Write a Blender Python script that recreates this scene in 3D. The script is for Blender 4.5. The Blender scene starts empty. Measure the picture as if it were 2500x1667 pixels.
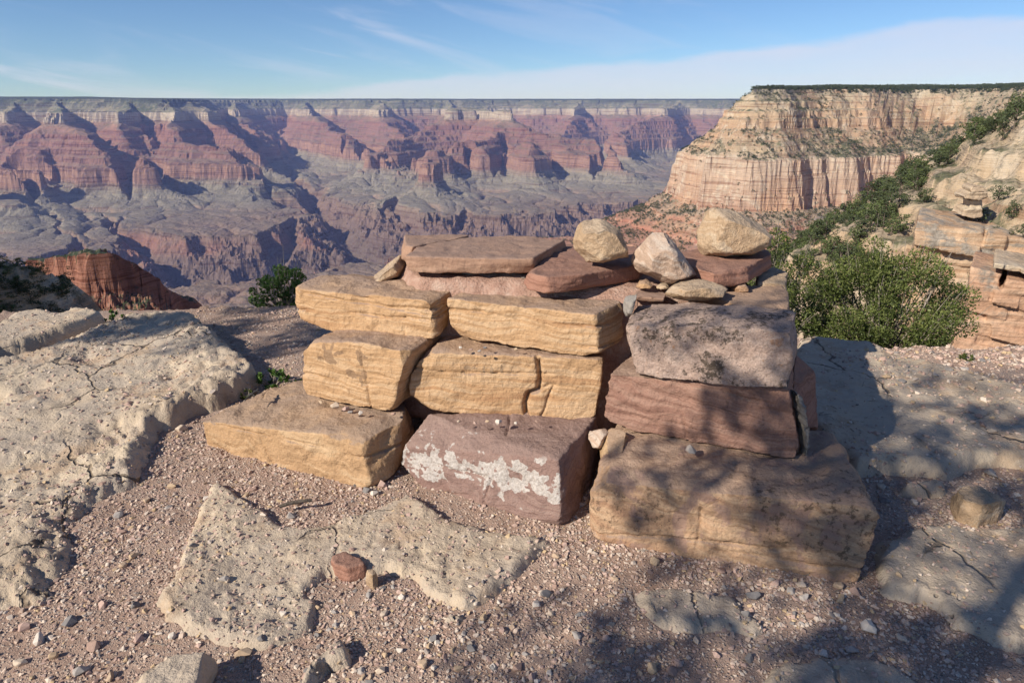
import bpy, bmesh, math, random
import numpy as np
from mathutils import Vector, Matrix, Euler
from mathutils.bvhtree import BVHTree

# ------------------------------------------------------------------ camera, sky, sun, exposure
SC = bpy.context.scene
PITCH = math.radians(18.5); EYE = 1.65; FOC = 1666.7; CX, CY = 1250.0, 833.5
cam_d = bpy.data.cameras.new('camera'); cam = bpy.data.objects.new('camera', cam_d)
SC.collection.objects.link(cam); SC.camera = cam
cam.location = (0, 0, EYE); cam.rotation_euler = (math.pi/2 - PITCH, 0, 0)
cam_d.sensor_width = 36.0; cam_d.lens = 24.0; cam_d.clip_start = 0.05; cam_d.clip_end = 90000.0
SC.render.resolution_x, SC.render.resolution_y = 1024, 682
SC.view_settings.view_transform = 'Standard'; SC.view_settings.look = 'None'
SC.view_settings.gamma = 1.0; SC.view_settings.use_curve_mapping = False
SC.view_settings.exposure = 0.31
SUN_EL = math.radians(32.0); SUN_TO = math.radians(52.0)     # shadows run 52 deg to the right of the view
sun_d = bpy.data.lights.new('sun', 'SUN'); sun = bpy.data.objects.new('sun', sun_d)
SC.collection.objects.link(sun)
sun_d.energy = 5.0; sun_d.angle = math.radians(0.53); sun_d.color = (1.0, 0.92, 0.80)
SUN_DIR = Vector((-math.sin(SUN_TO)*math.cos(SUN_EL), -math.cos(SUN_TO)*math.cos(SUN_EL), math.sin(SUN_EL)))
sun.rotation_euler = SUN_DIR.to_track_quat('Z', 'Y').to_euler()
SC.cycles.max_bounces = 5; SC.cycles.diffuse_bounces = 3; SC.cycles.glossy_bounces = 1
SC.cycles.transmission_bounces = 3; SC.cycles.transparent_max_bounces = 6; SC.cycles.volume_bounces = 0
SC.cycles.use_denoising = True

def world_sky():
    w = bpy.data.worlds.new('World'); SC.world = w; w.use_nodes = True
    nt = w.node_tree; nt.nodes.clear(); nd = nt.nodes.new; ln = nt.links.new
    out = nd('ShaderNodeOutputWorld'); bg = nd('ShaderNodeBackground'); bg.inputs['Strength'].default_value = 0.078
    sky = nd('ShaderNodeTexSky'); sky.sky_type = 'NISHITA'; sky.sun_disc = False
    sky.sun_elevation = SUN_EL; sky.sun_rotation = math.atan2(SUN_DIR.x, SUN_DIR.y)
    sky.altitude = 2100.0; sky.air_density = 1.0; sky.dust_density = 0.12; sky.ozone_density = 3.4
    tc = nd('ShaderNodeTexCoord'); sep = nd('ShaderNodeSeparateXYZ'); ln(tc.outputs['Generated'], sep.inputs[0])
    def m(op, a, b=None, c=None):
        n = nd('ShaderNodeMath'); n.operation = op
        for i, v in enumerate((a, b, c)):
            if v is None: continue
            if isinstance(v, (int, float)): n.inputs[i].default_value = v
            else: ln(v, n.inputs[i])
        return n.outputs[0]
    X, Y, Z = sep.outputs
    az = m('ARCTAN2', X, Y)                         # 0 straight ahead, + right
    el = m('ARCTAN2', Z, m('SQRT', m('ADD', m('MULTIPLY', X, X), m('MULTIPLY', Y, Y))))
    def noise(vx, vy, vz, det=5.0, rough=0.55, dist=0.0):
        c = nd('ShaderNodeCombineXYZ')
        for i, v in enumerate((vx, vy, vz)):
            if isinstance(v, (int, float)): c.inputs[i].default_value = v
            else: ln(v, c.inputs[i])
        n = nd('ShaderNodeTexNoise'); ln(c.outputs[0], n.inputs['Vector'])
        n.inputs['Scale'].default_value = 1.0; n.inputs['Detail'].default_value = det
        n.inputs['Roughness'].default_value = rough; n.inputs['Distortion'].default_value = dist
        return n.outputs[0]
    def sstep(v, a, b):
        n = nd('ShaderNodeMapRange'); n.interpolation_type = 'SMOOTHSTEP'; ln(v, n.inputs[0])
        n.inputs[1].default_value = a; n.inputs[2].default_value = b
        n.inputs[3].default_value = 0.0; n.inputs[4].default_value = 1.0
        return n.outputs[0]
    # a sheet of high cloud whose edge climbs towards the right of the view
    edge = m('ADD', m('MULTIPLY', az, 0.085), 0.056)
    wob = noise(m('MULTIPLY', az, 7.0), m('MULTIPLY', el, 20.0), 3.1, 4.0)
    edge = m('ADD', edge, m('MULTIPLY', m('SUBTRACT', wob, 0.5), 0.036))
    diff = m('SUBTRACT', edge, el)
    az2 = m('ABSOLUTE', m('SUBTRACT', az, 0.55))
    bank = m('MULTIPLY', sstep(diff, -0.002, 0.011), m('SUBTRACT', 1.0, sstep(az2, 1.1, 2.0)))
    body = noise(m('MULTIPLY', az, 6.0), m('MULTIPLY', el, 38.0), 7.7, 5.0, 0.6)
    bank = m('MULTIPLY', bank, m('ADD', 0.36, m('MULTIPLY', body, 0.55)))
    # thin streaks of cirrus
    sh = m('ADD', m('MULTIPLY', el, 26.0), m('MULTIPLY', az, 5.0))
    st = noise(m('MULTIPLY', az, 3.2), sh, 1.3, 6.0, 0.6, 0.7)
    big = noise(m('MULTIPLY', az, 2.1), m('MULTIPLY', el, 6.0), 9.4, 2.0)
    lef = m('ADD', 0.22, m('MULTIPLY', sstep(m('MULTIPLY', az, -1.0), -0.1, 0.6), 0.9))
    cir = m('MULTIPLY', m('MULTIPLY', sstep(st, 0.50, 0.70), sstep(big, 0.34, 0.56)), lef)
    cir = m('MULTIPLY', m('MULTIPLY', cir, 0.85), sstep(el, -0.02, 0.03))
    cov = m('MINIMUM', m('MAXIMUM', bank, m('MULTIPLY', cir, 0.9)), 0.86)
    mix = nd('ShaderNodeMix'); mix.data_type = 'RGBA'
    ln(cov, mix.inputs['Factor'])
    mix.inputs[7].default_value = (7.4, 7.7, 9.4, 1.0)
    tint = nd('ShaderNodeMix'); tint.data_type = 'RGBA'; tint.blend_type = 'MULTIPLY'; tint.inputs['Factor'].default_value = 1.0
    ln(sky.outputs[0], tint.inputs[6]); tint.inputs[7].default_value = (0.86, 1.0, 1.16, 1.0)
    ln(tint.outputs[2], mix.inputs[6]); ln(mix.outputs[2], bg.inputs[0]); ln(bg.outputs[0], out.inputs[0])
world_sky()

# ------------------------------------------------------------------ helpers
COL = SC.collection
RNG = np.random.default_rng(7); random.seed(7)

def ray(u, v):
    a = (u-CX)/FOC; c = (v-CY)/FOC
    return np.array([a, math.cos(PITCH)-math.sin(PITCH)*c, -(math.sin(PITCH)+math.cos(PITCH)*c)])
def at_z(u, v, z):
    d = ray(u, v); return np.array([0, 0, EYE]) + (z-EYE)/d[2]*d
def at_y(u, v, y):
    d = ray(u, v); return np.array([0, 0, EYE]) + y/d[1]*d
def on_plane(u, v, p0, n):
    d = ray(u, v); o = np.array([0, 0, EYE]); return o + np.dot(p0-o, n)/np.dot(d, n)*d
def project(P):
    x, y, z = P[..., 0], P[..., 1], P[..., 2]-EYE
    dep = y*math.cos(PITCH)-z*math.sin(PITCH); up = y*math.sin(PITCH)+z*math.cos(PITCH)
    return CX+FOC*x/dep, CY-FOC*up/dep

def _h(ix, iy, iz, seed):
    with np.errstate(over='ignore'):
        h = ix.astype(np.uint32)*np.uint32(374761393)+iy.astype(np.uint32)*np.uint32(668265263)+iz.astype(np.uint32)*np.uint32(2246822519)+np.uint32((seed*3266489917) & 0xffffffff)
        h = (h ^ (h >> np.uint32(13)))*np.uint32(1274126177)
        h ^= h >> np.uint32(16)
    return h
_G3 = np.array([[1,1,0],[-1,1,0],[1,-1,0],[-1,-1,0],[1,0,1],[-1,0,1],[1,0,-1],[-1,0,-1],[0,1,1],[0,-1,1],[0,1,-1],[0,-1,-1]], np.float32)
def perlin(P, seed=0):
    P = np.asarray(P, np.float64); F = np.floor(P); f = (P-F).astype(np.float32); I = F.astype(np.int64)
    u = f*f*f*(f*(f*6-15)+10); out = np.zeros(len(P), np.float32)
    two = P.shape[1] == 2
    for dx in (0, 1):
        wx = u[:, 0] if dx else 1-u[:, 0]
        for dy in (0, 1):
            wy = u[:, 1] if dy else 1-u[:, 1]
            for dz in ((0,) if two else (0, 1)):
                iz = np.zeros(len(P), np.int64) if two else I[:, 2]+dz
                g = _G3[(_h(I[:, 0]+dx, I[:, 1]+dy, iz, seed) % np.uint32(12)).astype(np.int64)]
                d = g[:, 0]*(f[:, 0]-dx)+g[:, 1]*(f[:, 1]-dy)
                w = wx*wy
                if not two:
                    d = d+g[:, 2]*(f[:, 2]-dz); w = w*(u[:, 2] if dz else 1-u[:, 2])
                out += d*w
    return out
def fbm(P, octv=4, gain=0.5, lac=2.03, seed=0, ridged=False):
    P = np.asarray(P, np.float64); s = np.zeros(len(P), np.float32); a = 1.0; t = 0
    for o in range(octv):
        n = perlin(P, seed+o*17)
        s += a*((1-2*np.abs(n)) if ridged else n); t += a; a *= gain; P = P*lac+13.7
    return s/t
def sst(x, a, b):
    t = np.clip((x-a)/(b-a), 0, 1); return t*t*(3-2*t)

def mk_mesh(name, co, faces, mat=None, smooth=True, attrs=None):
    me = bpy.data.meshes.new(name); co = np.asarray(co, np.float32); faces = np.asarray(faces, np.int32)
    k = faces.shape[1]
    me.vertices.add(len(co)); me.vertices.foreach_set('co', co.ravel())
    me.loops.add(faces.size); me.loops.foreach_set('vertex_index', faces.ravel())
    me.polygons.add(len(faces)); me.polygons.foreach_set('loop_start', np.arange(0, faces.size, k, dtype=np.int32))
    me.update(calc_edges=True)
    me.polygons.foreach_set('use_smooth', np.full(len(faces), smooth))
    for an, av in (attrs or {}).items():
        at = me.attributes.new(an, 'FLOAT', 'POINT'); at.data.foreach_set('value', np.asarray(av, np.float32))
    if mat: me.materials.append(mat)
    me.validate(); return me
def link(name, me, loc=(0, 0, 0), parent=None):
    o = bpy.data.objects.new(name, me); COL.objects.link(o); o.location = loc
    if parent: o.parent = parent
    return o
def tag(o, label=None, cat=None, group=None, kind=None):
    for k, v in (('label', label), ('category', cat), ('group', group), ('kind', kind)):
        if v: o[k] = v
    return o
def recentre(me):
    n = len(me.vertices); co = np.empty(n*3, np.float32); me.vertices.foreach_get('co', co); co = co.reshape(-1, 3)
    c = np.array([co[:, 0].mean(), co[:, 1].mean(), co[:, 2].min()]); co -= c
    me.vertices.foreach_set('co', co.ravel()); me.update(); return tuple(float(x) for x in c)

class NT:
    """small node-tree writer"""
    def __init__(s, name, rough=0.95, spec=0.15):
        s.m = bpy.data.materials.new(name); s.m.use_nodes = True; s.t = s.m.node_tree; s.t.nodes.clear()
        s.o = s.n('ShaderNodeOutputMaterial'); s.b = s.n('ShaderNodeBsdfPrincipled')
        s.b.inputs['Roughness'].default_value = rough; s.b.inputs['Specular IOR Level'].default_value = spec
        s.l(s.b.outputs[0], s.o.inputs[0])
        s.tc = s.n('ShaderNodeTexCoord'); s.P = s.tc.outputs['Object']
        s.geo = s.n('ShaderNodeNewGeometry')
    def n(s, t): return s.t.nodes.new(t)
    def l(s, a, b): s.t.links.new(a, b)
    def put(s, sock, v):
        if v is None: return
        if isinstance(v, (int, float)): sock.default_value = v
        elif isinstance(v, (tuple, list)): sock.default_value = (tuple(v)+(1.0,))[:4] if sock.type == 'RGBA' else tuple(v)
        else: s.l(v, sock)
    def math(s, op, a, b=None, c=None, clamp=False):
        k = s.n('ShaderNodeMath'); k.operation = op; k.use_clamp = clamp
        for i, v in enumerate((a, b, c)): s.put(k.inputs[i], v)
        return k.outputs[0]
    def map(s, scale=(1, 1, 1), loc=(0, 0, 0), rot=(0, 0, 0), v=None):
        k = s.n('ShaderNodeMapping'); s.put(k.inputs['Vector'], v if v is not None else s.P)
        k.inputs['Scale'].default_value = scale; k.inputs['Location'].default_value = loc; k.inputs['Rotation'].default_value = rot
        return k.outputs[0]
    def noise(s, sc=1.0, det=4.0, rough=0.55, dist=0.0, v=None):
        k = s.n('ShaderNodeTexNoise'); s.put(k.inputs['Vector'], v if v is not None else s.P)
        k.inputs['Scale'].default_value = sc; k.inputs['Detail'].default_value = det
        k.inputs['Roughness'].default_value = rough; k.inputs['Distortion'].default_value = dist
        return k.outputs[0]
    def voro(s, sc=1.0, feature='F1', out=0, v=None, rnd=1.0):
        k = s.n('ShaderNodeTexVoronoi'); k.feature = feature; s.put(k.inputs['Vector'], v if v is not None else s.P)
        k.inputs['Scale'].default_value = sc; k.inputs['Randomness'].default_value = rnd
        return k.outputs[out]
    def ramp(s, f, stops, interp='LINEAR'):
        k = s.n('ShaderNodeValToRGB'); e = k.color_ramp.elements; k.color_ramp.interpolation = interp
        while len(e) < len(stops): e.new(0.5)
        for i, (p, c) in enumerate(stops):
            e[i].position = p; e[i].color = tuple(c)+(1.0,) if isinstance(c, (tuple, list)) else (c, c, c, 1.0)
        s.put(k.inputs[0], f); return k.outputs[0]
    def step(s, f, a, b):
        k = s.n('ShaderNodeMapRange'); k.interpolation_type = 'SMOOTHSTEP'; s.put(k.inputs[0], f)
        k.inputs[1].default_value = a; k.inputs[2].default_value = b; k.inputs[3].default_value = 0; k.inputs[4].default_value = 1
        return k.outputs[0]
    def mix(s, f, a, b, mode='MIX'):
        k = s.n('ShaderNodeMix'); k.data_type = 'RGBA'; k.blend_type = mode
        s.put(k.inputs[0], f); s.put(k.inputs[6], a); s.put(k.inputs[7], b); return k.outputs[2]
    def sep(s, v):
        k = s.n('ShaderNodeSeparateXYZ'); s.put(k.inputs[0], v); return k.outputs
    def comb(s, x, y, z):
        k = s.n('ShaderNodeCombineXYZ')
        for i, v in enumerate((x, y, z)): s.put(k.inputs[i], v)
        return k.outputs[0]
    def attr(s, name):
        k = s.n('ShaderNodeAttribute'); k.attribute_name = name; return k.outputs['Fac']
    def rand(s):
        return s.n('ShaderNodeObjectInfo').outputs['Random']
    def bump(s, h, strength=0.5, dist=0.01, prev=None):
        k = s.n('ShaderNodeBump'); k.inputs['Strength'].default_value = strength; k.inputs['Distance'].default_value = dist
        s.put(k.inputs['Height'], h)
        if prev is not None: s.l(prev, k.inputs['Normal'])
        return k.outputs[0]
    def done(s, col, nrm=None):
        s.put(s.b.inputs['Base Color'], col)
        if nrm is not None: s.l(nrm, s.b.inputs['Normal'])
        return s.m

def seg_sdf(P, poly):
    poly = np.asarray(poly); d = np.full(len(P), 1e9, np.float32); ins = np.zeros(len(P), bool)
    for a, b in zip(poly, np.roll(poly, -1, 0)):
        ab = b-a; t = np.clip(((P-a)@ab)/max(ab@ab, 1e-12), 0, 1)
        q = P-a-t[:, None]*ab; d = np.minimum(d, (q*q).sum(1))
        c = (a[1] > P[:, 1]) != (b[1] > P[:, 1])
        with np.errstate(divide='ignore', invalid='ignore'):
            xi = (b[0]-a[0])*(P[:, 1]-a[1])/(b[1]-a[1]+1e-12)+a[0]
        ins ^= c & (P[:, 0] < xi)
    d = np.sqrt(d); return np.where(ins, d, -d)
def line_dist(P, line):
    line = np.asarray(line, float); d = np.full(len(P), 1e18); tt = np.zeros(len(P))
    for i, (a, b) in enumerate(zip(line[:-1], line[1:])):
        ab = b-a; t = np.clip(((P-a)@ab)/max(ab@ab, 1e-12), 0, 1); q = P-a-t[:, None]*ab; dd = (q*q).sum(1)
        m = dd < d; d[m] = dd[m]; tt[m] = i+t[m]
    return np.sqrt(d), tt

def smooth_np(co, e, it, lam=0.5, w=None):
    n = len(co); deg = np.bincount(e.ravel(), minlength=n).astype(np.float32)[:, None]
    for _ in range(it):
        s = np.zeros_like(co)
        for j in range(3):
            s[:, j] = np.bincount(e[:, 0], co[e[:, 1], j], n)+np.bincount(e[:, 1], co[e[:, 0], j], n)
        d = s/np.maximum(deg, 1)-co
        co = co+lam*d*(w if w is not None else 1)
    return co
def remesh(hulls, voxel):
    bm = bmesh.new()
    for pts in hulls:
        b2 = bmesh.new()
        for p in pts: b2.verts.new(p)
        r = bmesh.ops.convex_hull(b2, input=b2.verts)
        junk = [g for g in r['geom_interior'] if isinstance(g, bmesh.types.BMVert)]
        bmesh.ops.delete(b2, geom=junk, context='VERTS')
        me2 = bpy.data.meshes.new('tmp'); b2.to_mesh(me2); b2.free(); bm.from_mesh(me2); bpy.data.meshes.remove(me2)
    me = bpy.data.meshes.new('tmp'); bm.to_mesh(me); bm.free()
    o = bpy.data.objects.new('tmp', me); COL.objects.link(o)
    md = o.modifiers.new('r', 'REMESH'); md.mode = 'VOXEL'; md.voxel_size = voxel
    ev = o.evaluated_get(bpy.context.evaluated_depsgraph_get()); out = bpy.data.meshes.new_from_object(ev)
    bpy.data.objects.remove(o); bpy.data.meshes.remove(me)
    return out
def get_arr(me):
    n = len(me.vertices); co = np.empty(n*3, np.float32); me.vertices.foreach_get('co', co)
    e = np.empty(len(me.edges)*2, np.int32); me.edges.foreach_get('vertices', e)
    return co.reshape(-1, 3), e.reshape(-1, 2)
def normals(me, co):
    me.vertices.foreach_set('co', np.ascontiguousarray(co, np.float32).ravel()); me.update()
    no = np.empty(len(co)*3, np.float32); me.vertex_normals.foreach_get('vector', no); return no.reshape(-1, 3)
def rock(name, hulls, mat, voxel=0.008, seed=1, big=0.012, mid=0.006, strata=0.004, sfreq=45, fine=0.0016, soft=3, chip=0.012, tilt=0.0, grooves=(), scale=1.0, rough=.006, part=0, cuts=12, cutd=.032, label=None, cat='stone', group=None, parent=None):
    me = remesh(hulls, voxel); co, e = get_arr(me)
    # worn edges: smoothing stronger where a noise says so
    w = np.clip(0.35+1.3*fbm(co*5.0*scale+seed, 3, seed=seed), 0.08, 1)[:, None].astype(np.float32)
    co = smooth_np(co, e, int(soft*.35), 0.5, w)
    # corners and arrises broken off along flat faces
    rq = np.random.default_rng(seed+900); ext = np.ptp(co, axis=0); mn = co.mean(0); sc_ = float(np.sort(ext)[1])
    for _ in range(cuts):
        n_ = rq.normal(size=3); n_ /= np.linalg.norm(n_); pr_ = (co-mn)@n_; dd = pr_.max()-cutd*sc_*rq.uniform(.15, 1)
        co = co-np.clip(pr_-dd, 0, None)[:, None]*n_*.92
    no = normals(me, co)
    side = np.clip(1-np.abs(no[:, 2])*1.15, 0, 1)
    S = seed*3.1; c0 = co; co = co*scale
    d = big*fbm(co*3.2+S, 3, seed=seed)
    n2 = fbm(co*14+S, 4, seed=seed+3); d += mid*n2
    # shallow conchoidal chips
    cp = perlin(co*np.array([7, 7, 9])+S, seed+9); d -= chip*np.clip(cp-0.18, 0, 1)*1.6
    zz = (c0[:, 2]+tilt*c0[:, 0])+0.02/scale*fbm(co*4+S, 3, seed=seed+5)
    st = fbm(np.c_[co[:, 0]*1.1, co[:, 1]*1.1, zz*sfreq]+S, 3, 0.6, seed=seed+7)
    d += strata*side*np.clip(st*2.2, -1, 0.5)
    rg = fbm(co*8+S, 4, .6, seed=seed+13, ridged=True)-.5; d += rough*rg*1.3
    fc = perlin(co*11+S, seed+15); d += rough*np.round(fc*4)/4*.9
    d += .35*rough*fbm(co*28+S, 3, .6, seed=seed+17)
    d += fine*fbm(co*60+S, 3, seed=seed+11)
    co = c0
    for i_ in range(part):           # bedding partings and a few upright cracks
        up_ = i_ % 3 == 2; lo_, hi_ = co.min(0), co.max(0); f_ = rq.uniform(.2, .85)
        n_ = np.array([rq.uniform(.8, 1), rq.uniform(-.5, .2), rq.normal(0, .25)]) if up_ else np.array([rq.normal(0, .04)-tilt*0, rq.normal(0, .04), 1.0]); n_ /= np.linalg.norm(n_)
        dist = np.abs((co-(lo_+(hi_-lo_)*f_))@n_+.012*fbm(co*9+i_*5.1, 3, seed=seed+31+i_)+.02*fbm(co*2.3+i_*2.1, 2, seed=seed+51+i_))
        msk = sst(fbm(co*(2.6 if up_ else 1.9)+i_*3.7, 3, seed=seed+71+i_), .02, .16)*(np.clip(side*1.6, 0, 1) if not up_ else 1)
        d -= (.017 if not up_ else .014)*np.clip(1-dist/.0085, 0, 1)*msk
    for (poly, wid, dep) in grooves:      # cracks: polylines of 3-D points
        P = np.array(poly, np.float32); dm = np.full(len(co), 9.0, np.float32)
        for a, b in zip(P[:-1], P[1:]):
            ab = b-a; t = np.clip(((co-a)@ab)/(ab@ab), 0, 1); dm = np.minimum(dm, np.linalg.norm(co-a-t[:, None]*ab, axis=1))
        d -= dep*np.clip(1-dm/wid, 0, 1)
    co = co+no*d[:, None]
    me.vertices.foreach_set('co', co.astype(np.float32).ravel()); me.update()
    me.polygons.foreach_set('use_smooth', np.ones(len(me.polygons), bool))
    me.materials.clear(); me.materials.append(mat); me.name = name
    o = link(name, me, recentre(me)); tag(o, label, cat, group)
    return o
# ------------------------------------------------------------------ rock materials
def sandstone(name, light, mid, dark, top, stripe=22.0, tilt=0.0, warp=0.06, grain=0.5, extra=None, topw=0.92, bumpk=1.0, dust=None):
    k = NT(name)
    off = k.math('MULTIPLY', k.rand(), 37.0)
    P = k.n('ShaderNodeVectorMath'); P.operation = 'ADD'; k.l(k.P, P.inputs[0]); k.l(k.comb(off, off, 0.0), P.inputs[1])
    P = P.outputs[0]; x, y, z = k.sep(P)
    w = k.noise(3.2, 3, 0.5, v=P); w2 = k.noise(11, 2, 0.5, v=P)
    zz = k.math('ADD', z, k.math('MULTIPLY', k.math('SUBTRACT', w, 0.5), warp*2.2))
    zz = k.math('ADD', zz, k.math('MULTIPLY', k.math('SUBTRACT', w2, 0.5), warp*0.35))
    zz = k.math('ADD', zz, k.math('MULTIPLY', x, tilt))
    bed = k.noise(1.0, 5, 0.62, v=k.comb(k.math('MULTIPLY', x, .8), k.math('MULTIPLY', y, .8), k.math('MULTIPLY', zz, stripe)))
    big = k.noise(2.4, 3, 0.6, 0.6, v=P)
    c = k.ramp(bed, [(0.30, dark), (0.40, mid), (0.455, light), (0.50, mid), (0.53, tuple(.8*a for a in mid)), (0.565, mid), (0.62, light), (0.72, mid)])
    c = k.mix(k.step(big, 0.50, 0.72), c, mid); c = k.mix(k.math('MULTIPLY', k.step(big, 0.30, 0.40), -0.6), c, dark)
    nz = k.sep(k.geo.outputs['Normal'])[2]
    nzz = k.math('ADD', nz, k.math('MULTIPLY', k.math('SUBTRACT', k.noise(9, 5, 0.65, v=P), 0.5), 0.5))
    tp = k.noise(5.0, 5, 0.65, 0.4, v=P)
    tc = k.mix(k.step(tp, 0.35, 0.7), top, tuple(0.55*a+0.45*b for a, b in zip(top, mid)))
    c = k.mix(k.math('MULTIPLY', k.step(nzz, 0.52, 0.74), topw), c, tc)
    gr = k.noise(160, 3, 0.6, v=P)
    c = k.mix(grain*0.55, c, k.ramp(gr, [(0.3, 0.35), (0.55, 0.95), (0.75, 1.0)]), 'MULTIPLY')
    blot = k.noise(26, 4, 0.65, v=P)
    c = k.mix(k.math('MULTIPLY', k.step(blot, 0.57, 0.72), 0.42), c, tuple(0.5*a for a in dark))
    if extra: c = extra(k, c, P)
    h = k.math('ADD', k.math('MULTIPLY', k.noise(38, 6, 0.68, v=P), 1.0), k.math('MULTIPLY', bed, 0.22))
    h = k.math('ADD', h, k.math('MULTIPLY', gr, 0.22))
    return k.done(c, k.bump(h, 0.95*bumpk, 0.015))

def cracks_dark(k, c, P):
    return c

CREAM = sandstone('banded_cream_sandstone', (.60, .415, .255), (.53, .33, .18), (.40, .22, .115), (.35, .25, .195), 20, 0.0, 0.045)
GOLD = sandstone('golden_sandstone', (.58, .405, .245), (.50, .315, .175), (.37, .20, .11), (.345, .25, .19), 8, 0.05, 0.12)
def purple_blotch(k, c, P):
    n = k.noise(6.5, 5, .62, .7, v=P); c = k.mix(k.math('MULTIPLY', k.step(n, .52, .60), .65), c, (.31, .20, .165))
    return k.mix(k.math('MULTIPLY', k.math('MULTIPLY', k.step(k.noise(34, 5, .7, v=P), .52, .64), k.step(k.noise(3, 2, .5, v=P), .5, .6)), .8), c, (.11, .075, .05))
BASEB = sandstone('tan_sandstone', (.55, .375, .24), (.475, .30, .185), (.35, .20, .125), (.40, .28, .21), 14, 0.12, 0.10, extra=purple_blotch)
TANS = sandstone('tan_slab_stone', (.55, .375, .24), (.475, .30, .185), (.35, .20, .125), (.40, .28, .21), 14, 0.12, 0.10)
REDB = sandstone('red_brown_layered_sandstone', (.37, .225, .17), (.31, .175, .13), (.235, .125, .095), (.36, .25, .19), 22, 0.08, 0.08)
FLAG = sandstone('brown_flagstone', (.42, .27, .19), (.375, .23, .16), (.28, .155, .105), (.315, .215, .17), 14, 0, 0.05, topw=0.9, bumpk=0.6)
REDFLAG = sandstone('red_flagstone', (.37, .20, .145), (.32, .165, .118), (.22, .105, .078), (.29, .175, .135), 14, 0, 0.05, topw=0.85, bumpk=0.7)
PALE = sandstone('pale_cream_stone', (.61, .475, .335), (.53, .37, .235), (.38, .24, .14), (.46, .37, .285), 6, 0.3, 0.3, topw=0.55, bumpk=1.3)
PINKW = sandstone('pink_white_stone', (.62, .52, .43), (.52, .37, .275), (.42, .27, .19), (.55, .45, .37), 6, 0.6, 0.2, topw=0.3)
GREYS = sandstone('grey_stone', (.36, .32, .28), (.29, .26, .23), (.19, .17, .15), (.34, .31, .28), 9, 0.1, 0.1)

def plane_uv(k, origin, tdir):
    """coordinates along a block's front (a) and up (z) in metres, from its own object space"""
    x, y, z = k.sep(k.P)
    a = k.math('ADD', k.math('MULTIPLY', k.math('SUBTRACT', x, origin[0]), tdir[0]), k.math('MULTIPLY', k.math('SUBTRACT', y, origin[1]), tdir[1]))
    return a, k.math('SUBTRACT', z, origin[2])
# ------------------------------------------------------------------ the canyon beyond: real strata heights, metres
DIP = 0.0130
# (drop, run) of each bed from the rim down; cliffs have short runs
BEDS = [(30, 16), (25, 50), (35, 16), (70, 125), (110, 20),                # limestone rim, slope, white cliff
        (90, 200),                                                        # red slope
        (38, 14), (30, 70), (34, 12), (34, 75), (36, 14), (30, 70), (44, 16), (34, 80),   # red ledges
        (160, 30),                                                        # red wall
        (14, 34), (30, 10), (50, 115), (14, 5), (68, 330), (34, 620), (20, 2500)]
SQ = np.r_[-1e5, -1500, 0, np.cumsum([b[1] for b in BEDS])]; SZ = np.r_[88, 88, 50, 50-np.cumsum([b[0] for b in BEDS])]
_lv = np.cumsum([0]+[b[1] for b in BEDS])
LV = dict(K=0, C=_lv[4], H=_lv[5], S=_lv[6], S2=_lv[10], R=_lv[14], M=_lv[15], B=_lv[17], T=_lv[20])
GORGE_Q = np.array([-1, 25, 250, 520, 600, 616, 720, 1000, 20000]); GORGE_Z = np.array([-1330, -1322, -1180, -1040, -985, -932, -915, -850, 12000])
def U(u, y): return ((u-1250)/1666.7/1.03*y*1000.0, y*1000.0)
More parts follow.
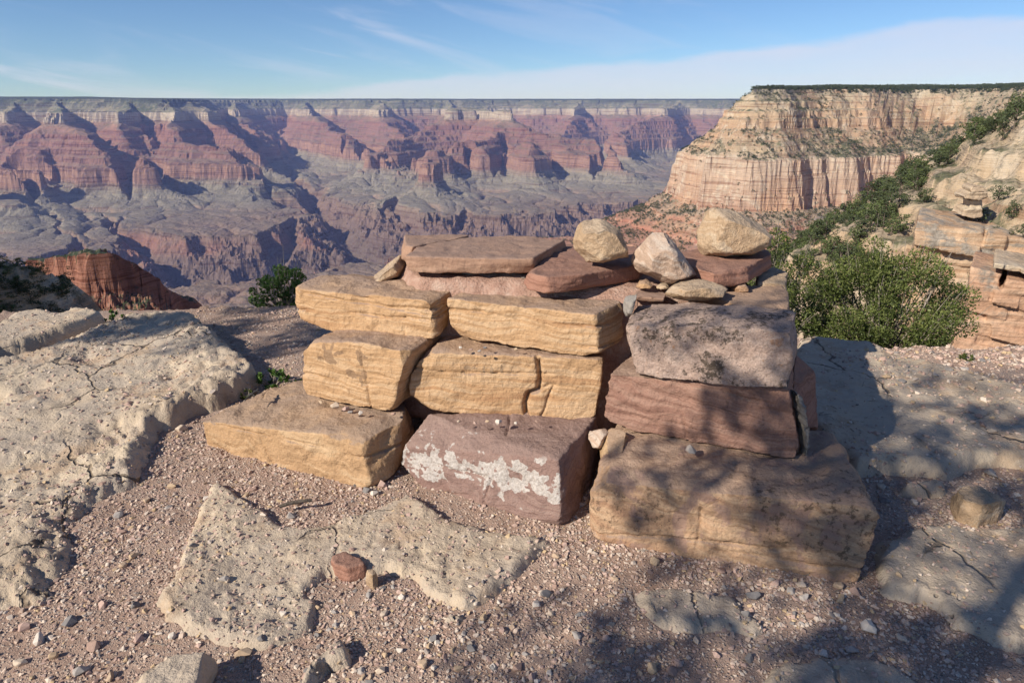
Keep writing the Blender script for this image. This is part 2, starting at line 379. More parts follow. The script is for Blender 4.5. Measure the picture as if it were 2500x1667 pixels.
RIDGES = [   # (u, y km, level, half width m)
 [(-500,9.3,'K',0),(0,9.1,'K',0),(200,9.4,'K',0),(420,9.3,'K',0),(478,9.6,'K',0),(500,11,'K',0),(530,13.2,'K',0),(700,14.6,'K',0),(900,14.0,'K',0),(1250,15.0,'K',0),(1600,14.8,'K',0),(1900,14.3,'K',0),(2400,14.2,'K',0)],
 [(60,9.3,'K',0),(40,8.6,'C',20),(20,8.0,'S',0)],
 [(180,9.4,'K',0),(168,8.4,'H',0),(165,7.75,'C+3',60)], [(165,7.75,'H',60),(235,7.35,'S',30),(300,7.0,'S2',20),(372,6.75,'R',20)], [(165,7.7,'S',0),(110,7.2,'S2',30),(95,6.9,'R',60)],
 [(300,7.0,'R',80),(200,6.8,'R',60)],
 [(330,9.4,'K',0),(325,8.7,'C',40),(330,8.2,'S',10)],
 [(440,9.4,'K',0),(445,8.6,'H',0),(450,8.2,'S',40),(470,7.9,'S2',40),(560,7.7,'S2',20),(625,7.5,'R',30)], [(450,8.0,'S2',60),(430,7.55,'R',60)], [(430,7.5,'R',70),(540,7.35,'R',60),(630,7.3,'R',40)],
 [(478,9.8,'K',0),(560,9.2,'S',10),(640,9.0,'S2',10),(680,8.6,'R',20)],
 [(600,13.6,'K',0),(600,12.4,'C',40),(610,11.2,'S',20),(640,10.4,'S2',0)],
 [(-600,6.5,'S',0),(-200,6.0,'R',100),(25,5.62,'R',60)], [(-400,7.0,'S2',60),(-100,6.7,'S2',40),(60,6.45,'R',60)],
 [(760,14.4,'K',0),(770,13.2,'C',40),(800,12,'S',20),(850,10.8,'S2',40),(860,9.8,'R',60),(925,9.5,'R',40)],
 [(930,14.0,'K',0),(940,12.6,'C',60),(960,11.6,'S',20),(980,10.6,'S2',20)],
 [(1100,14.6,'K',0),(1120,12.6,'H',0),(1118,11.0,'C+4',60),(1188,10.9,'C+2',60),(1205,10.4,'H',20),(1257,9.6,'C+6',22)],
 [(1257,9.6,'H',60),(1300,9.3,'S',60),(1400,9.2,'S2',30),(1460,9.1,'S2',0)],
 [(1257,9.5,'S',60),(1170,9.0,'S2',70),(1120,8.6,'S2',20),(1090,8.35,'R',60)], [(1150,10.6,'H',60),(1050,10.1,'S',60),(1000,9.6,'S2',60),(950,8.9,'S2',0),(920,8.5,'R',50)],
 [(1250,9.3,'S2',60),(1300,8.7,'S2',30),(1312,8.05,'R',15)], [(1350,9.2,'S2',40),(1420,8.6,'R',70),(1540,8.15,'R',40)], [(1180,8.8,'S2',10),(1190,8.35,'R',40)],
 [(950,8.6,'R',60),(1012,8.35,'R',40)], [(1090,8.35,'R',40),(1060,7.9,'R',60),(970,7.75,'R',40)], [(1044,7.1,'R',70),(1040,7.0,'R',60)], [(1044,7.1,'B',0),(1060,7.9,'M',0)],
 [(1650,14.8,'K',0),(1630,13.6,'H',0),(1560,12.6,'S',0),(1500,11.6,'S2',0),(1525,10.5,'R',20)], [(1400,14.9,'K',0),(1400,13.6,'H',0),(1380,12.6,'S',0),(1350,11.6,'R',0)], [(1850,14.4,'K',0),(1840,13.2,'H',0),(1800,12.0,'S',0),(1720,11.2,'R',30)],
 [(2050,4.2,'S',0),(1750,4.75,'S2',0),(1640,4.9,'S2',0),(1580,4.98,'R',20),(1450,5.02,'R',15)],
]
DRAINS = [   # (u, y km, floor strat height), widening profile
 [(-900,3.3,-1330),(-200,3.6,-1330),(60,3.88,-1330),(250,4.12,-1330),(420,4.5,-1330),(640,4.58,-1330),(780,4.85,-1330),(900,5.3,-1330),(1050,5.45,-1330),(1200,5.42,-1330),(1330,5.7,-1330),(1500,6.3,-1330),(1800,6.8,-1330),(2400,7.0,-1330)],
 [(900,5.42,-1330),(850,5.95,-1290),(790,6.8,-1170),(748,7.8,-1090),(726,8.8,-1020),(706,9.9,-930),(690,11.0,-820),(690,12.6,-600),(700,13.6,-420)],
 [(420,4.75,-1330),(330,5.1,-1180),(280,5.5,-1050),(270,6.0,-935)], [(60,4.05,-1330),(90,4.5,-1150),(150,5.0,-990)], [(640,4.95,-1330),(700,5.6,-1160),(690,6.3,-1000),(640,6.8,-900)],
 [(1200,5.42,-1330),(1230,5.9,-1120),(1262,6.4,-990),(1240,7.0,-910),(1190,7.9,-860)], [(1050,5.45,-1330),(1000,5.9,-1120),(960,6.4,-960)], [(1330,5.7,-1330),(1400,6.4,-1100),(1450,7.2,-930)],
 [(1100,5.45,-1330),(1130,6.0,-1080),(1150,6.4,-960)], [(780,5.15,-1330),(900,4.75,-1120),(950,4.3,-980)], [(420,4.75,-1330),(540,4.35,-1130),(600,4.1,-985)],
 [(850,5.95,-1290),(930,6.4,-1050),(950,6.9,-940)], [(790,6.8,-1170),(640,7.0,-960)],
 [(270,6.0,-935),(320,7.2,-790),(395,8.3,-560),(390,8.9,-400)], [(640,6.8,-930),(660,7.9,-800),(600,8.5,-640)], [(1190,7.9,-860),(1235,8.8,-720),(1232,9.3,-520)], [(1000,5.9,-1120),(930,7.5,-890),(890,8.8,-760),(930,9.7,-600)],
 [(1450,7.2,-930),(1480,8.6,-800),(1470,10.4,-650),(1450,12.0,-420)], [(1130,6.9,-920),(1115,7.8,-840),(1150,8.6,-640)], [(1400,6.6,-960),(1360,7.6,-850),(1370,8.5,-640)], [(150,5.0,-990),(60,6.0,-890),(-60,7.6,-640)], [(280,5.5,-1050),(180,6.2,-880),(20,7.2,-700)], [(726,8.8,-1020),(800,9.3,-850),(860,10.4,-640)], [(706,9.9,-930),(620,9.8,-760),(560,10.2,-520)],
]
def canyon_height(P):
    wx = fbm(P/1500., 4, seed=41)*330; wy = fbm(P/1500., 4, seed=42)*330
    W = P+np.c_[wx, wy]*np.clip((P[:, 1:2]-3000)/4000, .35, 1)
    W += np.c_[fbm(P/420., 3, seed=43), fbm(P/420., 3, seed=44)]*105
    q = np.full(len(P), 1e9)
    for ri, L in enumerate(RIDGES):
        pts = np.array([U(a, b) for a, b, _, _ in L]); lv = np.array([LV[c.split('+')[0]]+float((c+'+0').split('+')[1]) for _, _, c, w in L], float); hw = np.array([w for *_, w in L], float)
        d, t = line_dist(W, pts)
        i = np.arange(len(L)); qq = np.interp(t, i, lv)+np.maximum(d-np.interp(t, i, hw), 0)
        if ri == 0:
            xs = pts[:, 0]/pts[:, 1]; beyond = P[:, 1] > np.interp(P[:, 0]/P[:, 1], xs, pts[:, 1])
            qq = np.where(beyond & (q >= 0), np.minimum(qq, -d), qq)
        q = np.minimum(q, qq)
    rg = fbm(P/620., 5, 0.55, seed=45, ridged=True)
    q = q+300*fbm(W/1900.+4, 4, .55, seed=40)*np.clip((q-60)/400, 0, 1)+150*fbm(W/1100.+9, 3, .5, seed=39)*np.clip(q/300, .2, 1)+75*(0.45-rg)*np.clip(q/200, .3, 1.5)+30*fbm(P/700., 3, seed=49)*np.clip(1-q/300, 0, 1)+24*fbm(P/240., 4, .55, seed=46)*np.clip(q/120, .2, 1.0)
    z = np.interp(q, SQ, SZ)
    z += 6*fbm(P/260., 4, seed=47)+np.clip(q-1500, 0, 900)/900*24*fbm(P/900., 3, seed=48)
    vn = np.abs(perlin(W/600.+3.1, 61)); vn2 = np.abs(perlin(W/260.+7.7, 62)); vn3 = np.abs(perlin(W/120.+1.7, 63))
    low = sst(q, LV['R']+40, LV['M']+60)*sst(q, LV['T']+500, LV['B']+300); mid = sst(q, LV['H'], LV['S']+100)*sst(q, LV['M']+40, LV['R']+10)
    flat = sst(q, LV['B']+200, LV['T'])
    z -= low*(30*np.exp(-vn*9)+17*np.exp(-vn2*8)+7*np.exp(-vn3*7)-13)+mid*(10*np.exp(-vn2*6)+6*np.exp(-vn3*5))
    z += flat*(26*fbm(W/1300.+5, 3, seed=64)-22*np.exp(-vn*14)-5*np.exp(-vn2*12))
    Wg = P+np.c_[fbm(P/650., 4, .55, seed=51), fbm(P/650., 4, .55, seed=52)]*330
    gr = fbm(P/300., 5, .58, seed=53, ridged=True)
    for L in DRAINS:
        pts = np.array([U(a, b) for a, b, _ in L]); fl = np.array([c for *_, c in L], float)
        d, t = line_dist(Wg, pts); f = np.interp(t, np.arange(len(L)), fl); d = d*(0.85 if L[0][2] == -1330 and len(L) > 8 else 1.0)
        k = np.clip((f+1330)/400, 0, 1)
        d = d*(1+1.3*k)+340*(gr-.45)*np.clip(d/200, 0, 1)*(1-.55*k)
        g = np.interp(d, GORGE_Q, GORGE_Z)+(f+1330)
        g = np.where(f > -915, f+np.maximum(d-20, 0)*.62+np.clip(d-150, 0, 60)*1.6, g)
        z = np.minimum(z, g)
    rough = np.clip((-935-z)/60, 0, 1)
    z += rough*(52*(fbm(P/330., 5, .5, seed=54, ridged=True)-.5)-16*np.exp(-vn3*4))
    return z
def polar_terrain(name, hfun, az0, az1, na, rads, mat, extra=None):
    az = np.radians(np.linspace(az0, az1, na)); A, R_ = np.meshgrid(az, rads)
    P = np.c_[(R_*np.sin(A)).ravel(), (R_*np.cos(A)).ravel()]
    z = np.concatenate([hfun(p) for p in np.array_split(P, 8)])
    nr = len(rads); r, c = np.meshgrid(np.arange(nr-1), np.arange(na-1), indexing='ij'); a = (r*na+c).ravel()
    me = mk_mesh(name, np.c_[P, z], np.c_[a, a+1, a+na+1, a+na], mat, False)
    return P, z, me

def strata_material(name, veg=True, vegcol=(.085, .10, .055), sc=1.0, beds=None, debris=None, mottle=0.0, bumpk=0.85):
    """colour by height within the tilted beds; cliffs show bare rock, slopes carry debris and scrub"""
    k = NT(name); x, y, z = k.sep(k.P)
    s = k.math('SUBTRACT', z, k.math('MULTIPLY', y, DIP))
    wob = k.noise(1/260.*sc, 4, 0.6); s0 = s
    s = k.math('ADD', s, k.math('MULTIPLY', k.math('SUBTRACT', wob, 0.5), 26.0/sc))
    f = k.math('DIVIDE', k.math('ADD', s, 1400.0), 1500.0)
    p = lambda h: (h+1400.0)/1500.0
    stops = [(p(-1330), (.13, .098, .09)), (p(-1130), (.17, .122, .11)), (p(-1040), (.205, .14, .12)), (p(-965), (.20, .145, .12)), (p(-925), (.27, .205, .165)), (p(-905), (.225, .20, .17)),
        (p(-800), (.25, .222, .185)), (p(-745), (.29, .215, .175)), (p(-720), (.30, .18, .145)), (p(-630), (.33, .20, .155)), (p(-592), (.26, .15, .122)), (p(-500), (.235, .13, .108)), (p(-400), (.26, .14, .117)), (p(-312), (.24, .125, .104)),
        (p(-250), (.37, .20, .15)), (p(-222), (.36, .275, .22)), (p(-190), (.415, .345, .28)), (p(-115), (.44, .375, .31)), (p(-105), (.20, .19, .145)), (p(-50), (.17, .165, .12)), (p(-35), (.19, .18, .14)), (p(0), (.13, .135, .095)), (p(30), (.09, .105, .07))]
    col = k.ramp(f, [(p(h), c) for h, c in beds] if beds else stops)
    if mottle:
        mo = k.noise(1/38.0, 6, 0.68, 1.2); mo2 = k.noise(1/150.0, 4, 0.6, 0.5)
        isc = k.math('MULTIPLY', k.step(f, p(-240), p(-215)), k.step(f, p(60), p(-105)))
        col = k.mix(k.math('MULTIPLY', k.step(mo, 0.50, 0.62), mottle), col, (.61, .53, .42)); col = k.mix(k.math('MULTIPLY', k.step(mo2, 0.48, 0.60), mottle), col, (.50, .31, .20))
    # fine bedding inside the formations
    bed = k.noise(1.0, 6, 0.68, v=k.comb(k.math('MULTIPLY', x, .0016*sc), k.math('MULTIPLY', y, .0016*sc), k.math('MULTIPLY', s0, .062*sc)))
    col = k.mix(k.math('MULTIPLY', k.step(bed, 0.47, 0.40), 0.75 if mottle else .85), col, k.mix(1.0, col, (.58, .46, .42), 'MULTIPLY'))
    col = k.mix(k.math('MULTIPLY', k.step(bed, 0.55, 0.64), 0.45 if mottle else .7), col, k.mix(1.0, col, (1.35, 1.3, 1.2), 'MULTIPLY'))
    nz = k.sep(k.geo.outputs['Normal'])[2]
    pat = k.noise(1/900.*sc, 5, 0.65); fine = k.noise(1/45.*sc, 5, 0.7)
    # orange red shale low in the inner canyon
    hak = k.math('MULTIPLY', k.math('MULTIPLY', k.step(f, p(-1130), p(-1060)), k.step(f, p(-975), p(-1010))), k.math('MULTIPLY', k.step(pat, 0.40, 0.54), k.math('MULTIPLY', k.step(y, 5900.0, 5300.0), k.step(x, 300.0, -900.0))))
    col = k.mix(k.math('MULTIPLY', hak, 0.5), col, (.34, .155, .115))
    # streaks on the cliffs
    stv = k.noise(1.0, 4, 0.62, v=k.comb(k.math('MULTIPLY', x, .028*sc), k.math('MULTIPLY', y, .028*sc), k.math('MULTIPLY', z, .0028*sc)))
    cliff = k.step(nz, 0.80, 0.52)
    col = k.mix(k.math('MULTIPLY', k.math('MULTIPLY', cliff, k.step(stv, 0.52, 0.38)), 0.12 if mottle else 0.25), col, k.mix(1.0, col, (.52, .42, .38), 'MULTIPLY'))
    # debris on the slopes
    slope = k.step(nz, 0.70, 0.90)
    dst = [(p(-1200), (.17, .12, .10)), (p(-1000), (.23, .15, .115)), (p(-935), (.20, .175, .15)), (p(-780), (.23, .205, .17)), (p(-700), (.25, .19, .15)), (p(-600), (.235, .155, .125)), (p(-420), (.235, .14, .115)), (p(-240), (.25, .165, .13)), (p(-110), (.34, .28, .205)), (p(0), (.33, .29, .21))]
    deb = k.ramp(f, [(p(h), c) for h, c in debris] if debris else dst)
    col = k.mix(k.math('MULTIPLY', slope, 0.75), col, deb)
    if veg:
        vg = k.math('MULTIPLY', k.step(k.math('ADD', k.math('MULTIPLY', fine, 0.6), k.math('MULTIPLY', pat, 0.5)), 0.50, 0.62), k.step(nz, 0.55, 0.80))
        hi = k.ramp(f, [(p(-960), 0.12), (p(-760), 0.16), (p(-600), 0.24), (p(-320), 0.30), (p(-230), 0.6), (p(-112), 0.95), (p(-30), 1.0), (p(40), 1.0)])
        col = k.mix(k.math('MULTIPLY', vg, hi), col, vegcol)
        if mottle:
            sp = k.math('MULTIPLY', k.step(k.noise(.55, 5, .72), .53, .60), k.math('MULTIPLY', k.step(nz, .35, .7), k.step(f, p(-330), p(-200)))); col = k.mix(k.math('MULTIPLY', sp, .75), col, (.10, .095, .06))
            st2 = k.noise(1.1, 5, .7); col = k.mix(k.math('MULTIPLY', k.step(st2, .56, .66), .5), col, (.27, .235, .19))
        rim = k.math('MULTIPLY', k.step(f, p(38), p(52)), k.step(nz, 0.8, 0.95)); col = k.mix(k.math('MULTIPLY', rim, 0.92), col, (.045, .062, .035))
    col = k.mix(0.35, col, k.ramp(fine, [(0.3, 0.55), (0.6, 1.0)]), 'MULTIPLY')
    h = k.math('ADD', k.math('MULTIPLY', fine, 0.8), k.math('MULTIPLY', cliff, k.math('ADD', k.math('MULTIPLY', bed, 1.3 if mottle else .9), k.math('MULTIPLY', stv, .12 if mottle else .5))))
    return k.done(col, k.bump(h, bumpk, 26.0/sc))
FARM = strata_material('canyon_strata')
rads = np.r_[np.geomspace(2700, 9800, 420), np.geomspace(9830, 17500, 150)]
P_, z_, cm = polar_terrain('canyon', lambda p: canyon_height(p)+DIP*p[:, 1], -41, 24, 860, rads, FARM)
tag(link('canyon', cm), kind='structure')
# table land behind the far rim, out to the horizon
pr = np.geomspace(17400, 60000, 24); A, R_ = np.meshgrid(np.radians(np.linspace(-46, 46, 120)), pr); P = np.c_[(R_*np.sin(A)).ravel(), (R_*np.cos(A)).ravel()]
zz = 86+DIP*17400-0.004*np.maximum(R_.ravel()-17400, 0)-8
r, c = np.meshgrid(np.arange(23), np.arange(119), indexing='ij'); a = (r*120+c).ravel()
tag(link('plateau', mk_mesh('plateau', np.c_[P, zz], np.c_[a, a+1, a+121, a+120], FARM, True)), kind='structure')
# ------------------------------------------------------------------ the near canyon wall, spurs and outcrops, 15 m to 2.7 km
def XY(u, y): return ((u-1250)/1666.7/1.02*y, float(y))
PLAT = [XY(1804, 1790), XY(1905, 1850), XY(1980, 1940), XY(2080, 1980), XY(2190, 2080), XY(2320, 2040), XY(2400, 1900), XY(2520, 1500), XY(2700, 1250), (1500, 1100), (2600, 1200), (3200, 4200), (1500, 4200), XY(1990, 2900), XY(1880, 2300), XY(1832, 1950)]
SPURS = [  # strat ridges: x, y, run level, half width
 [XY(1760, 1700)+(LV['H']+60, 0), XY(1620, 1830)+(LV['S']-60, 20), XY(1420, 1940)+(LV['S']+4, 70), XY(1290, 1975)+(LV['S']+8, 60), XY(1185, 1985)+(LV['S']+16, 25)],
 [XY(2030, 1960)+(60, 0), XY(2040, 1780)+(LV['C'], 25)], [XY(2260, 2030)+(60, 0), XY(2250, 1750)+(LV['C'], 40), XY(2240, 1500)+(LV['H']+20, 10)]]
def ridge3(*pts): return [tuple(at_y(u, v, y)) for u, v, y in pts]
RDG = [  # (x, y, z crest line), side slope, width, noise
 (ridge3((2760, 190, 120), (2600, 268, 135), (2500, 322, 150), (2420, 372, 185), (2350, 412, 230), (2240, 455, 290), (2140, 530, 350), (2020, 585, 400), (1900, 660, 440)), .78, 6, 2.0),
 (ridge3((2900, 300, 90), (2620, 440, 96), (2500, 486, 102), (2400, 520, 108), (2300, 572, 112), (2235, 650, 116), (2200, 760, 116)), 1.15, 3, 1.2),
 (ridge3((2090, 560, 610), (2060, 566, 600), (1975, 606, 590), (1940, 650, 590)), .85, 8, 4.0),
 ([(-190, -60, 110), (-122, 0, 92), (-86, 40, 62), (-74, 56, 30)]+ridge3((-420, 500, 66), (-150, 590, 68), (0, 638, 70), (62, 660, 72), (108, 690, 74), (130, 735, 76), (175, 800, 78)), 1.15, 2, 2.0),  # unseen left end raised as a sun blocker to shade the far-left slope
]
OUTC = ridge3((112, 622, 300), (165, 606, 296), (245, 598, 290), (305, 628, 298), (360, 662, 304), (425, 702, 312), (495, 748, 318), (545, 795, 322))
NB = [(9, 4), (5, 9), (12, 5), (4, 8), (16, 6), (6, 12), (14, 5), (5, 10), (19, 7), (16, 27), (6, 3), (20, 33), (5, 3), (23, 40), (30, 5), (4, 5), (45, 7), (3, 4), (28, 6), (28, 56), (6, 3), (28, 62), (7, 4), (21, 62)]+BEDS[6:]
NQ = np.r_[-1e5, 0, np.cumsum([b[1] for b in NB])]; NZP = np.r_[50, 50, 50-np.cumsum([b[0] for b in NB])]
def near_height(P):
    W = P+np.c_[fbm(P/230., 4, seed=71), fbm(P/230., 4, seed=72)]*60*np.clip((P[:, 1:2]-500)/700, 0, 1)
    sd = seg_sdf(W, np.array(PLAT)); q = np.maximum(-sd, 0)
    for L in SPURS:
        L = np.array(L); d, t = line_dist(W, L[:, :2]); i = np.arange(len(L))
        q = np.minimum(q, np.interp(t, i, L[:, 2])+np.maximum(d-np.interp(t, i, L[:, 3]), 0))
    edge = np.clip(q/60, 0, 1)
    q = q+edge*(52*(.5-fbm(P/210., 5, .5, seed=73, ridged=True))+7*fbm(P/34., 4, .6, seed=74)+6*(.5-fbm(P/62., 3, .5, seed=77, ridged=True))*np.clip(1.6-q/500, .3, 1)+4*np.round(perlin(P/75., 78)*4)/2)
    q = q+60*np.exp(-((P[:, 0]-385)**2+(P[:, 1]-1740)**2)/(2*150.**2))*sst(q, 70, 170)
    z = np.interp(q, NQ, NZP)+DIP*P[:, 1]*.3
    z += np.clip(sd*.055, 0, 34)+6*sst(P[:, 0], 600, 1100)*sst(-q, -80, 0)
    led = fbm(np.c_[P/160., z/9.0], 3, .6, seed=75)
    z += edge*2.2*led+1.2*fbm(P/25., 3, seed=76)
    lip = -1.3*(np.hypot(P[:, 0], np.maximum(P[:, 1], 0))-11)-3      # the slope under the ledge itself
    z = np.maximum(z, lip)
    for L, sl_, w, nz in RDG:
        L = np.array(L); d, t = line_dist(P, L[:, :2]); zc = np.interp(t, np.arange(len(L)), L[:, 2])
        r = np.hypot(P[:, 0], P[:, 1]); S = P/np.clip(r/9, 6, 60)[:, None]
        d2 = np.maximum(d-w, 0); b = zc-sl_*d2*(1+.35*fbm(P/40., 3, seed=81))+nz*fbm(P/22., 4, .55, seed=82)*np.clip(d2/10, .15, 1)
        # rocky steps
        st = 4.6; ph = b/st+.5*fbm(P/30., 3, seed=83); fr = ph-np.floor(ph); b2 = b+st*(sst(fr, .6, .92)-fr)*.75*np.clip(d2/8, 0, 1)
        z = np.maximum(z, b2)
    z += np.clip(1.6-np.hypot(P[:, 0], P[:, 1])/500, 0, 1)*(1.5*(fbm(P/7., 4, .6, seed=88, ridged=True)-.4)+.7*fbm(P/2.6, 3, seed=89))
    L = np.array(OUTC); d, t = line_dist(P+np.c_[fbm(P/18., 4, seed=84), fbm(P/18., 4, seed=85)]*7, L[:, :2]); zc = np.interp(t, np.arange(len(L)), L[:, 2])-2.5+3.2*fbm(P/13., 4, .6, seed=93)
    hw = np.interp(t, [0, 2, 3, 5, 7], [8, 10, 8, 5, 4]); e = np.maximum(d-hw, 0)
    ht = np.interp(t, [0, 2, 3, 5, 7], [17, 17, 10, 8, 5])
    b = zc-ht*np.clip(e/3.0, 0, 1)-.62*np.maximum(e-3, 0)+1.6*fbm(P/9., 4, .6, seed=86)+np.clip(e/4, 0, 1)*1.5*fbm(P/14., 3, seed=87)
    b -= 2.2*np.clip(1-np.abs(e-1.4)/1.2, 0, 1)-3.6*np.clip(e/2, 0, 1)*np.clip(1.5-e/30, .3, 1)*(fbm(P/4.5, 4, .6, seed=90, ridged=True)-.45)
    return np.maximum(z, b)
NEARM = strata_material('canyon_wall_rock', vegcol=(.10, .105, .06), sc=4.0, mottle=.55, bumpk=.6,
    beds=[(-420, (.30, .16, .12)), (-330, (.36, .18, .13)), (-300, (.40, .185, .13)), (-240, (.38, .21, .14)), (-222, (.44, .295, .215)), (-190, (.49, .345, .255)), (-118, (.52, .40, .305)), (-106, (.42, .32, .22)), (-60, (.44, .29, .19)), (-40, (.46, .32, .21)), (-10, (.49, .37, .25)), (20, (.49, .40, .285)), (60, (.50, .42, .31))],
    debris=[(-420, (.33, .19, .145)), (-320, (.36, .185, .135)), (-285, (.40, .235, .175)), (-250, (.43, .33, .25)), (-200, (.40, .31, .23)), (-100, (.40, .31, .225)), (0, (.40, .325, .235)), (60, (.36, .30, .22))])
az = np.r_[np.linspace(-80, -42, 50), np.linspace(-41.7, -18, 250), np.linspace(-17.5, -4, 50), np.linspace(-3.8, 38, 570), np.linspace(38.4, 62, 40)]
rads2 = np.r_[np.geomspace(11, 60, 40), np.geomspace(61, 262, 95), np.linspace(264, 330, 46), np.geomspace(334, 480, 22), np.geomspace(484, 1350, 60), np.geomspace(1356, 2150, 130), np.geomspace(2165, 2760, 14), np.geomspace(2860, 4400, 8)]
A, R_ = np.meshgrid(np.radians(az), rads2); NP = np.c_[(R_*np.sin(A)).ravel(), (R_*np.cos(A)).ravel()]
NZ = np.concatenate([near_height(p) for p in np.array_split(NP, 8)])
na, nr = len(az), len(rads2); r, c = np.meshgrid(np.arange(nr-1), np.arange(na-1), indexing='ij'); a = (r*na+c).ravel()
Fq = np.c_[a, a+1, a+na+1, a+na]
# the red outcrop on the left is a hill of its own
isred = (NP[:, 0] < -60) & (NP[:, 1] > 175) & (NP[:, 1] < 480)
fr = isred[Fq].all(1)
# keep the wall where it can be seen from the ledge; beyond 2.2 km only the table land at the right goes on
rr = np.hypot(NP[:, 0], NP[:, 1]); keepf = ((rr < 2765) | (NP[:, 0] > 600))[Fq].all(1)
tag(link('canyon_wall', mk_mesh('canyon_wall', np.c_[NP, NZ], Fq[keepf & ~fr], NEARM, False)), kind='structure')
REDM = strata_material('red_outcrop_rock', sc=18.0, vegcol=(.07, .075, .04), beds=[(-420, (.26, .115, .08)), (-80, (.30, .125, .085)), (-50, (.32, .14, .095)), (60, (.32, .15, .105))], debris=[(-420, (.25, .115, .08)), (-70, (.25, .125, .09)), (-50, (.23, .16, .12)), (-44, (.25, .205, .16)), (60, (.25, .21, .165))])
used = np.unique(Fq[fr]); rm = np.full(len(NP), -1); rm[used] = np.arange(len(used))
me = mk_mesh('red_outcrop', np.c_[NP, NZ][used], rm[Fq[fr]], REDM, False)
tag(link('red_outcrop', me, recentre(me)), 'brick red cliff outcrop with a grey top on the slope below, half in shade', 'rock outcrop')
def near_z(P):
    """height of the near wall under points, from its grid"""
    a_ = np.degrees(np.arctan2(P[:, 0], P[:, 1])); r_ = np.hypot(P[:, 0], P[:, 1])
    i = np.clip(np.interp(r_, rads2, np.arange(nr)), 0, nr-1.001); j = np.clip(np.interp(a_, az, np.arange(na)), 0, na-1.001)
    i0 = i.astype(int); j0 = j.astype(int); fi = i-i0; fj = j-j0; S = NZ.reshape(nr, na)
    return S[i0, j0]*(1-fi)*(1-fj)+S[i0+1, j0]*fi*(1-fj)+S[i0, j0+1]*(1-fi)*fj+S[i0+1, j0+1]*fi*fj

# rock outcrops standing out of the slope at the right
def cliff(name, pieces, mat, label, seed, voxel, cat='rock outcrop', **kw):
    hulls = []
    for outline, y, dep in pieces:
        O = [at_y(1900+a/3.137, 400+b/3.137, y) for a, b in outline]
        hulls.append(O+[p+np.array([(p[0]/y)*dep*.5, dep, 0]) for p in O])
    h = voxel*14
    a = dict(big=h*.14, mid=h*.07, strata=h*.10, sfreq=2.4/h, fine=h*.03, chip=h*.14, soft=1, rough=h*.06, scale=1/h*.12); a.update(kw)
    return rock(name, hulls, mat, voxel=voxel, seed=seed, label=label, cat=cat, **a)

def near_hit(u, v, y0=16., y1=700.):
    """where the line of sight through a pixel first meets the near wall"""
    ys = np.geomspace(y0, y1, 600); d = ray(u, v); Q = np.array([0, 0, EYE])+(ys/d[1])[:, None]*d
    k_ = np.nonzero(Q[:, 2] < near_z(Q[:, :2]))[0]
    return Q[k_[0]] if len(k_) else None
def outcrop_mat(name, body, body2, grey, cut):
    """orange rock whose upper ledges carry a grey weathered skin"""
    k = NT(name); x, y, z = k.sep(k.P)
    n1 = k.noise(.35, 5, 0.62, .5); n2 = k.noise(1.6, 5, 0.68)
    bed = k.noise(1.0, 5, 0.65, v=k.comb(k.math('MULTIPLY', x, .12), k.math('MULTIPLY', y, .12), k.math('MULTIPLY', z, 1.5)))
    c = k.ramp(bed, [(.32, tuple(.62*a for a in body2)), (.45, body2), (.58, body), (.7, tuple(min(1, 1.12*a) for a in body))])
    g = k.step(k.math('ADD', k.math('ADD', k.math('MULTIPLY', n1, 0.9), k.math('MULTIPLY', bed, .5)), k.math('MULTIPLY', k.math('SUBTRACT', z, cut), .012)), .86, .98)
    c = k.mix(k.math('MULTIPLY', g, .85), c, k.ramp(n2, [(.35, tuple(.55*a for a in grey)), (.6, grey)]))
    c = k.mix(.5, c, k.ramp(k.noise(5, 5, .7), [(.3, .5), (.6, 1.0)]), 'MULTIPLY')
    return k.done(c, k.bump(k.math('ADD', k.math('MULTIPLY', bed, 1.2), n2), .7, .25))
OC1 = outcrop_mat('orange_cliff_rock', (.56, .37, .25), (.47, .28, .18), (.30, .275, .24), 3.0)
OC2 = outcrop_mat('buff_cliff_rock', (.56, .41, .28), (.50, .33, .21), (.36, .325, .28), 2.0)
OC3 = outcrop_mat('pale_cap_rock', (.56, .46, .34), (.52, .39, .27), (.48, .44, .385), 1.0)
def bedded(A, B, beds, depth, seed, joint=(1.3, 3.4)):
    """blocks of a bedded cliff: A-B is the top edge of its face; beds = (thickness, how far it stands out, left end shift)"""
    r = np.random.default_rng(seed); A, B = np.array(A), np.array(B); L = np.linalg.norm((B-A)[:2]); t = (B-A)/L; nrm = np.array([t[1], -t[0], 0]); nrm /= np.linalg.norm(nrm[:2]); z = 0.0; H = []
    for th, out, left in beds:
        s_ = left
        while s_ < L:
            e = min(L+1, s_+th*r.uniform(*joint)); o_ = out+r.normal(0, .22)*th; dz = r.normal(0, .04)*th; j = lambda: r.normal(0, .05)*th
            pts = []
            for q in (s_, e-.05*th):
                for zz in (z-dz, z-th*1.03):
                    p = A+t*(q+j())+np.array([0, 0, -0.0]); p = p+np.array([0, 0, zz+j()*.5])
                    pts += [p+nrm*(o_+j()), p+depth*np.array([p[0]/p[1], 1, 0])]
            H.append(pts); s_ = e
        z -= th
    return H
def bed_cliff(name, A, B, beds, depth, mat, voxel, seed, label, cat='rock outcrop', **kw):
    h = voxel*14; a = dict(big=h*.05, mid=h*.035, strata=h*.05, sfreq=1.8/h, fine=h*.012, chip=h*.05, soft=0, cuts=0, rough=h*.035, scale=1/h*.12); a.update(kw)
    return rock(name, bedded(A, B, beds, depth, seed), mat, voxel=voxel, seed=seed, label=label, cat=cat, **a)
